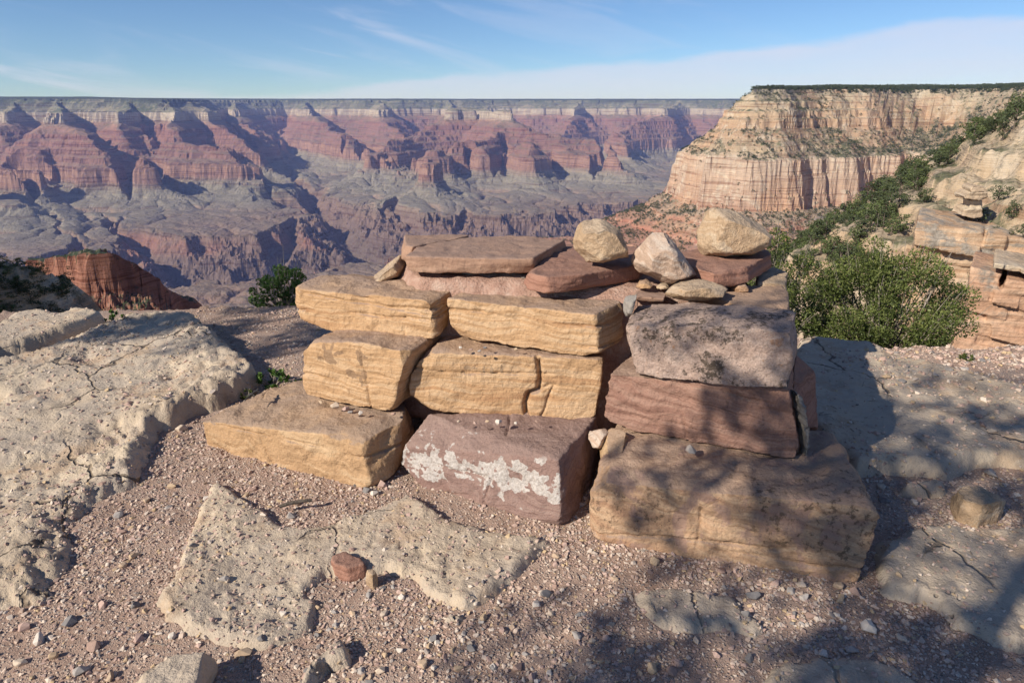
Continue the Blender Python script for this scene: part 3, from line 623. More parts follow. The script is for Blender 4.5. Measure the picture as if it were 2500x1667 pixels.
bed_cliff('layered_cliff', at_y(2372, 655, 39.0), at_y(2720, 740, 36.5), [(.75, .1, .05), (.85, .22, .0), (.8, .1, .2), (.5, -.15, .3), (.75, .2, -.35), (.65, .0, -.1), (.6, .1, -.2), (.42, -.05, -.05), (.6, .15, -.15), (.5, .0, .0), (.7, .1, .0), (.6, .2, 0), (.8, .2, 0)], 5, OC1, .085, 301,
    'orange layered cliff with dark grey caps at the right edge, nearest of the outcrops')
bed_cliff('cap_plate', at_y(2424, 640, 38.6), at_y(2700, 690, 37.0), [(.32, .25, 0)], 4, OC3, .07, 303, 'thin pale slab on top of the nearest orange cliff', cat='rock slab')
bed_cliff('ledge_cliff', at_y(2236, 536, 92), at_y(2640, 610, 88), [(1.9, .0, .3), (1.5, .5, .0), (1.6, -.3, .4), (1.5, -.6, .2), (1.3, .7, -.4), (1.4, .3, -1.0), (1.2, .9, -1.6), (1.6, 1.1, -2.4), (1.8, 1.5, -3), (2, 1.8, -3)], 14, OC2, .2, 305,
    'broad buff ledge cliff with an overhang and grey streaks, above the nearest orange cliff')
bal = cliff('balanced_rock', [([(1400, 400), (1430, 350), (1480, 335), (1560, 340), (1570, 400), (1500, 420)], 97, 5), ([(1465, 345), (1470, 280), (1560, 280), (1555, 345)], 97.4, 3.5)], OC3, 'pale pedestal rock under a flat cap above the ledge cliff', 307, .13, cat='rock')
cap_ = cliff('cap', [([(1415, 250), (1470, 216), (1600, 222), (1606, 258), (1570, 282), (1430, 275)], 96.4, 5)], OC3, 'flat pale caprock balanced on the pedestal rock', 309, .12, cat=None)
cap_.parent = bal; cap_.location = cap_.location-bal.location
cap_ = cliff('cap', [([(1470, 190), (1500, 172), (1590, 178), (1608, 214), (1480, 217)], 96.8, 4.5)], OC3, 'thin upper block lying on the balanced caprock', 311, .12, cat=None)
cap_.parent = bal; cap_.location = cap_.location-bal.location
bed_cliff('grey_cliff', at_y(2166, 470, 250), at_y(2262, 492, 244), [(3, .5, 1.5), (4, 1.0, 0), (3, -.5, .3), (4, .6, 0), (5, 0, 0), (5, .8, 0), (6, 1.5, 1)], 30, OC2, .5, 313, 'grey and tan cliff among the trees on the middle of the right ridge')
bed_cliff('orange_cliff', at_y(1978, 548, 600), at_y(2080, 556, 590), [(5, 1, 3), (4, 0, 0), (6, 2, 0), (5, 1, 2), (6, 3, 4)], 50, OC1, .9, 315, 'small orange cliff at the lower end of the tree covered ridge')
# ------------------------------------------------------------------ ledge: soil, bedrock slabs
NA, NR = 520+80, 380+3
AZ = np.radians(np.r_[np.linspace(-180, -45, 40), np.linspace(-44, 44, 520), np.linspace(45, 180, 40)]); RR = np.r_[.02, .3, .6, np.geomspace(.9, 7.2, NR-33), np.geomspace(7.25, 16, 30)]
GA, GR = np.meshgrid(AZ, RR); GX = (GR*np.sin(GA)).ravel(); GY = (GR*np.cos(GA)).ravel()
GP = np.c_[GX, GY]
EDGE = [(-14, 4.5), (-6, 5.5), (-4.4, 5.75), (-3, 5.8), (-1.6, 6.0), (0, 6.0), (1.5, 5.6), (2.1, 5.05), (2.7, 4.62), (3.2, 4.6), (3.8, 4.75), (4.6, 4.9), (6, 5.0), (14, 5.2)]
def past_edge(P):
    d = seg_sdf(P, EDGE+[(30, 7), (30, -40), (-30, -40), (-30, 4.5)]); return -d        # > 0 beyond the lip
def ground_z(P):
    e = past_edge(P)+0.16*fbm(P*1.6, 4, seed=3)
    z = 0.028*fbm(P*0.9, 3, seed=1)+0.012*fbm(P*4.5, 4, seed=2)+0.004*fbm(P*22, 3, seed=4)
    z += 0.05*sst(P[:, 0], 1.9, 3.2)*sst(P[:, 1], 2.5, 4.5)
    drop = np.where(e > 0, -0.75*e-0.35*np.maximum(e-0.6, 0), 0.0)
    return z+drop+np.where(e > 0, 0.09, 0)*fbm(P*2.5, 4, seed=8)
GZ = ground_z(GP)
def pxpoly(pts, z):
    return [at_z(u, v, z)[:2] for u, v in pts]
SLABS = []
def slab_field(pts, zp, top, edge=0.05, wob=0.05, pit=0.012, seed=0, rag=0.0):
    """height of a bedrock slab over the ground grid (top: height as a function of x, y)"""
    poly = np.array(pxpoly(pts, zp)); lo, hi = poly.min(0)-.25, poly.max(0)+.25
    idx = np.nonzero((GP[:, 0] > lo[0]) & (GP[:, 0] < hi[0]) & (GP[:, 1] > lo[1]) & (GP[:, 1] < hi[1]))[0]
    P = GP[idx]; s = seg_sdf(P, poly)
    s = s+wob*fbm(P*5.5, 4, 0.55, seed=seed+1)+0.2*wob*fbm(P*26, 3, seed=seed+2)
    t = top(P)
    n1 = fbm(P*3.1, 4, seed=seed+3); n2 = fbm(P*13, 4, 0.6, seed=seed+4); rd = fbm(P*7.5, 4, 0.55, seed=seed+5, ridged=True)
    pits = np.clip(perlin(P*19, seed+6)-.28, 0, 1)+0.6*np.clip(perlin(P*41, seed+7)-.3, 0, 1)
    pm_ = sst(fbm(P*1.9, 3, seed=seed+12), -.05, .3)
    z = t+0.026*n1+0.006*n2*(.35+pm_)-pit*2.2*pits*pm_+pit*0.9*np.clip(rd-.55, 0, 1)*2*pm_
    ti = 0.014; tq = z/ti+.7*fbm(P*4.2, 4, .6, seed=seed+15); tf = tq-np.floor(tq); z = z+.6*ti*(sst(tf, .35, .65)-tf)
    z += .006*(fbm(P*16, 4, .6, seed=seed+16, ridged=True)-.5)
    low = sst(fbm(P*1.7, 3, seed=seed+8), .12, .42); z -= (0.032 if rag == 0 else 0.07)*low*(0.6+.8*fbm(P*8, 3, seed=seed+13))
    if rag: z += rag*np.clip(1-np.abs(s-.16)/.3, 0, 1)*fbm(P*9, 5, .6, seed=seed+9, ridged=True)*.5
    ed = sst(s, -0.02, edge(P) if callable(edge) else edge)
    z = GZ[idx]-0.06+(z+0.06)*ed+0.0*s
    SLABS.append((idx, z)); return idx, z
def slab_obj(name, idx, z, mat, label, cat='rock slab', kind=None):
    keep = np.zeros(len(GP), bool); keep[idx] = z > GZ[idx]-0.012
    zz = np.full(len(GP), -9.0); zz[idx] = z
    r, c = np.meshgrid(np.arange(NR-1), np.arange(NA-1), indexing='ij'); a = (r*NA+c).ravel()
    F = np.c_[a, a+1, a+NA+1, a+NA]; F = F[keep[F].any(1) & (zz[F] > -8).all(1)]
    used = np.unique(F); rm = np.full(len(GP), -1); rm[used] = np.arange(len(used))
    co = np.c_[GP[used], zz[used]]
    me = mk_mesh(name, co, rm[F], mat, True); o = link(name, me, recentre(me)); tag(o, label, cat, None, kind); return o

# gravelly red soil
k = NT('gravel_soil')
g1 = k.noise(1.7, 4, 0.6); g2 = k.noise(9, 5, 0.7); v1 = k.voro(85, out=1); vd = k.voro(85); v2 = k.voro(190, out=1); vd2 = k.voro(190)
soil = k.ramp(k.math('ADD', k.math('MULTIPLY', g1, 0.5), k.math('MULTIPLY', g2, 0.5)), [(0.36, (.285, .18, .13)), (0.5, (.37, .255, .195)), (0.64, (.455, .34, .27))])
def peb(vc):
    s0, s1, s2 = k.sep(vc)
    return k.ramp(s0, [(0.0, (.34, .25, .21)), (0.2, (.52, .40, .33)), (0.45, (.60, .48, .39)), (0.7, (.44, .32, .26)), (0.85, (.66, .56, .47)), (1.0, (.25, .22, .20))])
m1 = k.step(vd, 0.50, 0.36); m2 = k.step(vd2, 0.52, 0.36)
m1 = k.math('MULTIPLY', m1, k.step(k.sep(v1)[1], 0.35, 0.5)); m2 = k.math('MULTIPLY', m2, k.step(k.sep(v2)[1], 0.3, 0.45))
c = k.mix(k.math('MULTIPLY', m2, 0.75), soil, peb(v2)); c = k.mix(k.math('MULTIPLY', m1, 0.85), c, peb(v1))
h = k.math('ADD', k.math('MULTIPLY', k.math('MULTIPLY', m1, k.math('SUBTRACT', 0.6, vd)), 1.6), k.math('MULTIPLY', k.math('MULTIPLY', m2, k.math('SUBTRACT', 0.6, vd2)), 0.8))
h = k.math('ADD', h, k.math('MULTIPLY', k.noise(60, 4, 0.7), 0.35))
SOIL = k.done(c, k.bump(h, 0.9, 0.012))
# weathered limestone of the ledge
k = NT('weathered_limestone')
b1 = k.noise(1.4, 5, 0.62, 0.6); b2 = k.noise(6, 6, 0.70, 0.3); b3 = k.noise(34, 5, 0.72); b4 = k.noise(110, 4, .7)
c = k.ramp(b1, [(0.30, (.40, .315, .23)), (0.43, (.51, .41, .305)), (0.52, (.46, .38, .30)), (0.60, (.56, .455, .335)), (0.72, (.49, .39, .28))])
c = k.mix(k.math('MULTIPLY', k.step(b2, 0.53, 0.68), 0.6), c, (.57, .455, .325))
c = k.mix(k.math('MULTIPLY', k.step(b2, 0.46, 0.33), 0.65), c, (.30, .24, .185))
c = k.mix(k.math('MULTIPLY', k.step(k.noise(3.1, 4, .65, v=k.map(loc=(5, 2, 1))), .54, .66), .5), c, (.44, .29, .18))
c = k.mix(k.math('MULTIPLY', k.step(b3, 0.61, 0.74), 0.3), c, (.27, .21, .16))
c = k.mix(k.math('MULTIPLY', k.step(b4, 0.58, 0.70), 0.4), c, (.62, .53, .43))
wv = k.n('ShaderNodeVectorMath'); wv.operation = 'ADD'; k.l(k.P, wv.inputs[0])
ws = k.n('ShaderNodeVectorMath'); ws.operation = 'SCALE'; ws.inputs['Scale'].default_value = .22
nv = k.n('ShaderNodeTexNoise'); nv.inputs['Scale'].default_value = 4.0; nv.inputs['Detail'].default_value = 4; k.l(k.P, nv.inputs['Vector']); k.l(nv.outputs['Color'], ws.inputs[0]); k.l(ws.outputs[0], wv.inputs[1])
cr = k.voro(1.5, 'DISTANCE_TO_EDGE', v=wv.outputs[0]); crm = k.math('MULTIPLY', k.step(cr, .016, .002), k.step(k.noise(1.1, 2, .5, v=k.map(loc=(9, 4, 2))), .50, .60))
c = k.mix(k.math('MULTIPLY', crm, .8), c, (.11, .08, .06))
pv = k.voro(26); pm = k.math('MULTIPLY', k.step(pv, .24, .12), k.step(k.noise(2.6, 3, .6, v=k.map(loc=(1, 7, 3))), .50, .62))
c = k.mix(k.math('MULTIPLY', pm, .55), c, (.17, .13, .10))
h = k.math('ADD', k.math('MULTIPLY', b3, .75), k.math('MULTIPLY', b4, 0.22)); h = k.math('ADD', h, k.math('MULTIPLY', b2, 1.6))
h = k.math('SUBTRACT', h, k.math('ADD', k.math('MULTIPLY', pm, 0.9), k.math('MULTIPLY', crm, 1.6)))
LIME = k.done(c, k.bump(h, 0.85, 0.016))

r, cc = np.meshgrid(np.arange(NR-1), np.arange(NA-1), indexing='ij'); a = (r*NA+cc).ravel()
gm = mk_mesh('ground', np.c_[GP, GZ], np.c_[a, a+1, a+NA+1, a+NA], SOIL); tag(link('ground', gm), kind='structure')

def pl(z0, zx=0.0, zy=0.0, x0=0.0, y0=3.0):
    return lambda P: z0+zx*(P[:, 0]-x0)+zy*(P[:, 1]-y0)
sl = []
i_, z_ = slab_field([(-500, 880), (-200, 800), (0, 783), (55, 765), (110, 760), (150, 768), (190, 757), (260, 766), (270, 772), (200, 798), (140, 815), (60, 835), (0, 845), (-300, 930)], .12,
    pl(.15, 0, .03, 0, 5), edge=.06, wob=.05, seed=100)
slab_obj('bedrock_slab', i_, z_, LIME, 'pale limestone slab along the far left edge of the ledge, in front of the drop')
topA = lambda P: 0.024+0.088*sst(P[:, 1], 2.6, 4.3)*sst(P[:, 0], -4.5, -1.9)+0.03*sst(P[:, 1], 4.3, 5.4)
i_, z_ = slab_field([(-700, 1000), (-300, 930), (0, 862), (100, 842), (180, 812), (260, 788), (330, 772), (420, 768), (490, 778), (520, 800), (560, 835), (610, 868), (640, 905), (600, 935), (545, 955), (480, 978), (450, 995), (405, 1015), (388, 1060), (392, 1100), (372, 1140), (350, 1160), (262, 1205), (238, 1235), (252, 1310), (215, 1352), (260, 1412), (200, 1440), (100, 1480), (20, 1490), (-200, 1500), (-700, 1400)], .10,
    topA, edge=lambda P: .28-.20*sst(P[:, 1], 2.4, 3.6), wob=.08, pit=.016, seed=110, rag=.13)
slab_obj('bedrock_slab', i_, z_, LIME, 'big weathered limestone slab strewn with grit filling the left side')
i_, z_ = slab_field([(489, 1164), (489, 1181), (468, 1210), (446, 1270), (421, 1338), (404, 1397), (353, 1453), (374, 1483), (370, 1504), (408, 1508), (429, 1534), (489, 1550), (548, 1567), (604, 1582), (638, 1578), (714, 1548), (774, 1523), (797, 1470), (787, 1436), (762, 1420), (800, 1392), (880, 1395), (935, 1385), (1000, 1400), (1020, 1437), (1068, 1460), (1136, 1476), (1194, 1455), (1238, 1426), (1292, 1372), (1366, 1300), (1340, 1285), (1240, 1275), (1100, 1245), (1000, 1180), (960, 1200), (900, 1222), (830, 1246), (780, 1262), (700, 1255), (640, 1215), (590, 1180), (545, 1150)], .05,
    pl(.034), edge=.06, wob=.03, pit=.012, seed=120)
slab_obj('bedrock_slab', i_, z_, LIME, 'buff limestone slab in front of the golden and purple blocks')
i_, z_ = slab_field([(1935, 830), (1990, 822), (2050, 835), (2130, 845), (2200, 870), (2300, 902), (2400, 927), (2600, 960), (2900, 1050), (2700, 1130), (2500, 1115), (2400, 1108), (2330, 1140), (2250, 1130), (2180, 1128), (2090, 1140), (2050, 1110), (1990, 1060), (1930, 1010), (1900, 920)], .08,
    pl(.10, 0, .02, 2, 4), edge=.08, wob=.05, pit=.008, seed=130)
slab_obj('bedrock_slab', i_, z_, LIME, 'smooth shaded limestone slab right of the pile below the green bush')
i_, z_ = slab_field([(2125, 1300), (2180, 1290), (2290, 1265), (2420, 1272), (2600, 1260), (2800, 1400), (2700, 1600), (2500, 1590), (2330, 1520), (2250, 1460), (2150, 1440), (2115, 1380)], .03,
    pl(.042), edge=.06, wob=.07, pit=.010, seed=140)
slab_obj('bedrock_slab', i_, z_, LIME, 'low dappled limestone patch at the right edge beside the largest tan block')
i_, z_ = slab_field([(1530, 1432), (1600, 1418), (1700, 1424), (1800, 1440), (1830, 1480), (1900, 1530), (1860, 1560), (1780, 1540), (1700, 1548), (1600, 1530), (1550, 1490)], .02,
    pl(.03), edge=.06, wob=.05, pit=.008, seed=150)
slab_obj('bedrock_slab', i_, z_, LIME, 'flat grey limestone patch half buried in front of the largest tan block')
i_, z_ = slab_field([(1840, 1640), (1900, 1590), (2050, 1570), (2200, 1610), (2330, 1700), (2100, 1760), (1850, 1720)], .02, pl(.03), edge=.06, wob=.06, pit=.008, seed=160)
slab_obj('bedrock_slab', i_, z_, LIME, 'shaded limestone patch at the lower right border')
i_, z_ = slab_field([(735, 1632), (780, 1592), (815, 1560), (842, 1545), (862, 1592), (858, 1618), (800, 1624), (765, 1670), (740, 1760), (700, 1760), (715, 1680)], .03, pl(.045), edge=.03, wob=.012, pit=.006, seed=170)
slab_obj('bedrock_slab', i_, z_, LIME, 'small triangular tip of bedrock showing through gravel at the bottom')
i_, z_ = slab_field([(1072, 1505), (1095, 1492), (1140, 1490), (1146, 1508), (1120, 1520), (1080, 1520)], .02, pl(.03), edge=.03, wob=.01, pit=.004, seed=180)
slab_obj('bedrock_slab', i_, z_, LIME, 'tiny worn hump of bedrock in the gravel below the buff slab')
i_, z_ = slab_field([(2185, 1180), (2220, 1163), (2290, 1162), (2330, 1180), (2320, 1197), (2250, 1200), (2200, 1196)], .04, pl(.05), edge=.05, wob=.015, pit=.006, seed=190)
slab_obj('bedrock_slab', i_, z_, LIME, 'low rounded limestone hump among gravel beside the loose rock on the right')
SURF = GZ.copy()
for i_, z_ in SLABS: SURF[i_] = np.maximum(SURF[i_], z_)
ONSLAB = SURF > GZ+0.004
def surf_at(P):
    """height of soil or bedrock under points, from the grid"""
    az = np.arctan2(P[:, 0], P[:, 1]); r = np.hypot(P[:, 0], P[:, 1])
    i = np.clip(np.interp(r, RR, np.arange(NR)), 0, NR-1.001); j = np.clip(np.interp(az, AZ, np.arange(NA)), 0, NA-1.001)
    i0 = i.astype(int); j0 = j.astype(int); fi = i-i0; fj = j-j0; S = SURF.reshape(NR, NA)
    z = S[i0, j0]*(1-fi)*(1-fj)+S[i0+1, j0]*fi*(1-fj)+S[i0, j0+1]*(1-fi)*fj+S[i0+1, j0+1]*fi*fj
    return z, ONSLAB.reshape(NR, NA)[np.round(i).astype(int), np.round(j).astype(int)]
# ------------------------------------------------------------------ the stacked stone pile
PILE = 'stones stacked in the pile'
def front_plane(pl, lean):
    p0, p1 = at_z(*pl[0]), at_z(*pl[1]); t = p1-p0; t[2] = 0; t /= np.linalg.norm(t)
    nh = np.array([t[1], -t[0], 0]); n = nh*math.cos(lean)+np.array([0, 0, math.sin(lean)])
    return p0, n, nh, t
def block(name, front, pl, lean=0.0, top=(), depth=0.5, squeeze=0.94, extra=(), **kw):
    p0, n, nh, t = front_plane(pl, math.radians(lean))
    F = [on_plane(u, v, p0, n) for u, v in front]
    T = [at_z(*q) for q in top]
    c = np.mean(F, axis=0); zc = c[2]
    B = [c+(f-c)*np.array([squeeze, squeeze, 0.97])-nh*depth for f in F]
    o = rock(name, [F+T+B+[np.array(q) for q in extra]], **kw)
    return o, p0, n, nh, t

# --- bottom course
lo_l, *_ = block('sandstone_block', [(492, 1030), (497, 1088), (535, 1122), (637, 1156), (722, 1175), (782, 1181), (833, 1193), (892, 1192), (905, 1180), (875, 1068), (765, 1066), (590, 1052)],
    ((497, 1088, 0.0), (892, 1192, 0.0)), 4, [(500, 1012, .15), (654, 948, .2), (735, 926, .24), (900, 900, .27), (983, 1018, .27), (978, 1125, .06), (952, 1170, .01)], 0.45,
    mat=GOLD, seed=3, part=3, voxel=.007, big=.014, soft=5, strata=.002, chip=.022, label='golden sandstone block at the lower left corner of the pile with a broken right end')
bc, bp0, bn, bnh, bt = block('purple_block', [(977, 1105), (975, 1131), (1024, 1176), (1075, 1236), (1130, 1256), (1215, 1278), (1370, 1294), (1363, 1122), (1173, 1105), (990, 1088)],
    ((1024, 1173, .03), (1370, 1292, .0)), 10, [(1045, 1012, .275), (1381, 1074, .29), (1432, 1048, .285), (1200, 1004, .28), (1420, 1120, .2), (1392, 1270, .01)], 0.5,
    mat=None or REDFLAG, seed=5, part=3, voxel=.007, big=.012, soft=2, strata=.002, label='purple block with white crust patches in the middle of the bottom course')
br, *_ = block('tan_block', [(1444, 1175), (1438, 1205), (1428, 1254), (1434, 1300), (1484, 1333), (1709, 1361), (1803, 1382), (1859, 1411), (2098, 1428), (2108, 1380), (2128, 1300), (2144, 1262), (2031, 1249), (1751, 1249), (1624, 1200)],
    ((1435, 1303, 0.02), (2098, 1426, 0.0)), 9, [(1446, 1160, .25), (1467, 1138, .27), (1516, 1110, .28), (1537, 1051, .29), (1996, 1053, .30), (2042, 1065, .30), (2101, 1181, .30), (2122, 1237, .30)], 0.7,
    mat=BASEB, seed=8, part=6, voxel=.007, big=.016, soft=4, strata=.005, sfreq=26, chip=.02, tilt=.12, label='largest tan block at the lower right corner of the pile')
# --- second course
ml, mp0, mn, mnh, mt = block('sandstone_block', [(736, 959), (738, 900), (744, 850), (765, 836), (895, 838), (976, 854), (988, 880), (960, 923), (957, 1005), (857, 988), (776, 977)],
    ((736, 959, .28), (964, 1007, .28)), 3, [(765, 826, .575), (815, 818, .58), (1008, 856, .585)], 0.5,
    mat=CREAM, seed=11, part=3, voxel=.007, big=.01, soft=3, strata=.0016, sfreq=26, label='banded cream sandstone block with brown splotch marks in the second course')
pM0, pMn, _, _ = front_plane(((998, 990, .29), (1455, 1021, .29)), math.radians(3))
crk = [on_plane(u, v, pM0, pMn) for u, v in [(1312, 868), (1316, 900), (1318, 925), (1314, 952), (1290, 960), (1281, 985), (1283, 1005), (1288, 1026)]]
crk2 = [on_plane(u, v, pM0, pMn) for u, v in [(1314, 952), (1345, 938), (1400, 944)]]
mc, cp0, cn, cnh, ct = block('sandstone_block', [(1000, 917), (1020, 882), (1042, 862), (1186, 868), (1312, 876), (1448, 887), (1458, 960), (1456, 1012), (1450, 1019), (1408, 1028), (1281, 1019), (1255, 1026), (1147, 1013), (1005, 993), (1000, 971)],
    ((998, 990, .29), (1455, 1021, .29)), 3, [(1050, 850, .575), (1186, 858, .58), (1474, 878, .58)], 0.5,
    mat=CREAM, seed=13, part=3, big=.009, soft=3, strata=.0016, sfreq=26, voxel=.007, grooves=[(crk, .015, .045), (crk2, .009, .012)], label='long banded cream sandstone block split by an upright crack in the second course')
# --- third course
tl, *_ = block('sandstone_block', [(725, 707), (716, 745), (719, 774), (765, 791), (828, 815), (918, 823), (1025, 833), (1056, 828), (1050, 733), (979, 732), (811, 728)],
    ((720, 780, .60), (1060, 829, .60)), 3, [(723, 690, .78), (761, 684, .79), (841, 676, .80), (956, 682, .80), (1108, 706, .80), (1072, 815, .62)], 0.42,
    mat=CREAM, seed=17, part=6, voxel=.007, big=.022, soft=5, strata=.0035, sfreq=22, chip=.022, label='rough yellow block overhanging the left end of the third course')
tc, *_ = block('sandstone_block', [(1092, 728), (1097, 802), (1108, 823), (1224, 839), (1316, 846), (1396, 865), (1419, 871), (1462, 862), (1440, 770), (1300, 755), (1147, 741)],
    ((1105, 823, .60), (1455, 868, .60)), 3, [(1128, 709, .79), (1300, 724, .80), (1522, 733, .80), (1450, 768, .79), (1522, 829, .63), (1470, 852, .60)], 0.36,
    mat=CREAM, seed=19, part=3, voxel=.007, big=.012, soft=4, strata=.002, sfreq=22, label='long yellow block beside the lichened pink block in the third course')
rb, *_ = block('red_layered_block', [(1489, 902), (1480, 985), (1474, 1015), (1495, 1035), (1537, 1050), (1631, 1066), (1772, 1090), (1856, 1109), (1945, 1125), (1938, 1060), (1925, 964), (1801, 958), (1676, 950), (1550, 922)],
    ((1495, 1035, .31), (1945, 1123, .31)), 5, [(1508, 886, .56), (1532, 882, .57), (1925, 955, .595), (1955, 1115, .32)], 0.5,
    mat=REDB, seed=23, part=6, voxel=.007, big=.012, soft=2, strata=.009, sfreq=22, chip=.016, tilt=.1, label='dark red layered block under the pink lichened block')
def lichen(k, c, P):
    n1 = k.noise(42, 6, 0.72, v=P); n2 = k.noise(5, 4, 0.6, v=P); n3 = k.noise(19, 4, 0.6, v=P)
    dk = k.math('MULTIPLY', k.step(k.math('ADD', n1, k.math('MULTIPLY', k.math('SUBTRACT', n2, 0.5), 0.9)), 0.53, 0.63), 0.85)
    c = k.mix(dk, c, (.07, .055, .04))
    c = k.mix(k.math('MULTIPLY', k.step(k.noise(120, 2, 0.5, v=P), 0.60, 0.68), 0.45), c, (.62, .50, .43))
    return k.mix(k.math('MULTIPLY', k.step(n3, 0.64, 0.72), 0.55), c, (.36, .17, .07))
PINKL = sandstone('pink_lichened_rock', (.57, .43, .355), (.52, .375, .305), (.43, .29, .225), (.50, .375, .31), 4, 0, .3, 0.9, lichen, topw=.5, bumpk=1.5)
pb, *_ = block('pink_lichened_block', [(1524, 825), (1530, 800), (1541, 795), (1676, 797), (1786, 811), (1933, 808), (1938, 860), (1936, 902), (1923, 952), (1801, 949), (1676, 940), (1550, 911), (1532, 880)],
    ((1550, 909, .575), (1921, 954, .612)), 4, [(1546, 747, .80), (1633, 735, .81), (1804, 741, .81), (1878, 747, .81), (1926, 787, .80)], 0.32,
    mat=PINKL, seed=29, part=3, voxel=.007, big=.02, soft=6, strata=.001, fine=.003, rough=.004, label='pinkish block speckled with dark lichen on the right side of the pile')
# --- marks on the faces of three blocks
def face_coords(k, o, p0, t):
    return plane_uv(k, p0-np.array(o.location), t)
def splotch(o, p0, n, t, blobs, col=(.27, .175, .11), thr=0.0):
    def f(k, c, P):
        a, z = face_coords(k, o, p0, t); m = None
        wa = k.math('MULTIPLY', k.math('SUBTRACT', k.noise(45, 3, 0.6), 0.5), 0.022); wz = k.math('MULTIPLY', k.math('SUBTRACT', k.noise(52, 3, 0.6, v=k.map(loc=(3, 1, 7))), 0.5), 0.022)
        a2 = k.math('ADD', a, wa); z2 = k.math('ADD', z, wz)
        for (u, v, ru, rv, ang) in blobs:
            q = on_plane(u, v, p0, n); s = np.linalg.norm(q-np.array([0, 0, EYE]))/FOC
            a0 = float((q-p0)@t); z0 = float(q[2]-p0[2]); ca, sa = math.cos(ang), math.sin(ang)
            da = k.math('SUBTRACT', a2, a0); dz = k.math('SUBTRACT', z2, z0)
            x = k.math('DIVIDE', k.math('ADD', k.math('MULTIPLY', da, ca), k.math('MULTIPLY', dz, sa)), ru*s)
            y = k.math('DIVIDE', k.math('SUBTRACT', k.math('MULTIPLY', dz, ca), k.math('MULTIPLY', da, sa)), rv*s)
            e = k.math('SUBTRACT', 1.0, k.math('ADD', k.math('MULTIPLY', x, x), k.math('MULTIPLY', y, y)))
            m = e if m is None else k.math('MAXIMUM', m, e)
        return k.mix(k.math('MULTIPLY', k.step(m, 0.0, 0.12), 0.8), c, col)
    return f
S4 = lambda x, y, a, b, g=0.0: (650+x/2.6133, 500+y/2.6133, a/2.6133, b/2.6133, g)
ml.data.materials[0] = sandstone('splotched_cream_sandstone', (.60, .415, .255), (.53, .33, .18), (.40, .22, .115), (.35, .25, .195), 20, 0, .035,
    extra=splotch(ml, mp0, mn, mt, [S4(402, 968, 42, 48), S4(372, 915, 13, 34, .3), S4(420, 908, 13, 34, -.25), S4(465, 945, 40, 13, .35), S4(435, 1000, 26, 15), S4(350, 975, 20, 12),
      S4(605, 968, 27, 38), S4(585, 938, 13, 18), S4(632, 972, 18, 12), S4(610, 1010, 12, 18), S4(545, 1080, 46, 26, -.3), S4(622, 1085, 24, 26), S4(606, 1125, 13, 36), S4(585, 1090, 24, 10)]))
mc.data.materials[0] = sandstone('marked_cream_sandstone', (.60, .415, .255), (.53, .33, .18), (.40, .22, .115), (.35, .25, .195), 20, 0, .035,
    extra=splotch(mc, pM0, pMn, ct, [S4(1388, 1053, 10, 32), S4(1438, 1055, 10, 32), S4(1501, 1048, 9, 30), S4(1282, 1043, 22, 16), S4(1325, 1045, 26, 11)], (.33, .23, .15)))
def crust(k, c, P):
    a, z = face_coords(k, bc, bp0, bt); L = 0.0
    q0, q1 = [on_plane(u, v, bp0, bn) for u, v in ((1005, 1108), (1350, 1165))]
    a0, a1, z0, z1 = float((q0-bp0)@bt), float((q1-bp0)@bt), q0[2]-bp0[2], q1[2]-bp0[2]
    zc = k.math('ADD', k.math('MULTIPLY', k.math('SUBTRACT', a, a0), (z1-z0)/(a1-a0)), float(z0))
    dz = k.math('SUBTRACT', z, zc)
    n = k.noise(13, 2.5, 0.45, 0.25, v=k.map(scale=(1, 1, 1.25))); n2 = k.noise(30, 2, .5)
    band = k.math('SUBTRACT', 1.0, k.math('DIVIDE', k.math('ABSOLUTE', dz), 0.10))
    low = k.math('MULTIPLY', k.step(dz, 0.04, -0.08), 0.095)
    f = k.math('ADD', k.math('MULTIPLY', k.math('MAXIMUM', band, -0.75), 0.15), k.math('ADD', k.math('MULTIPLY', n, .60), k.math('ADD', k.math('MULTIPLY', n2, .40), low)))
    dt = k.n('ShaderNodeVectorMath'); dt.operation = 'DOT_PRODUCT'; k.l(k.geo.outputs['True Normal'], dt.inputs[0]); dt.inputs[1].default_value = tuple(bnh)
    m = k.math('MULTIPLY', k.step(f, 0.615, 0.645), k.math('MULTIPLY', k.step(dt.outputs['Value'], 0.45, 0.6), k.step(z, 0.27, 0.24)))
    c = k.mix(k.math('MULTIPLY', m, k.math('ADD', .55, k.math('MULTIPLY', k.noise(38, 4, .65), .5))), c, k.ramp(k.noise(70, 4, .65), [(0.32, (.36, .32, .285)), (0.6, (.62, .58, .535))]))
    return c
bc.data.materials[0] = sandstone('purple_crusted_sandstone', (.33, .225, .19), (.295, .19, .16), (.24, .145, .12), (.325, .23, .195), 16, .05, .12, extra=crust, topw=.6)
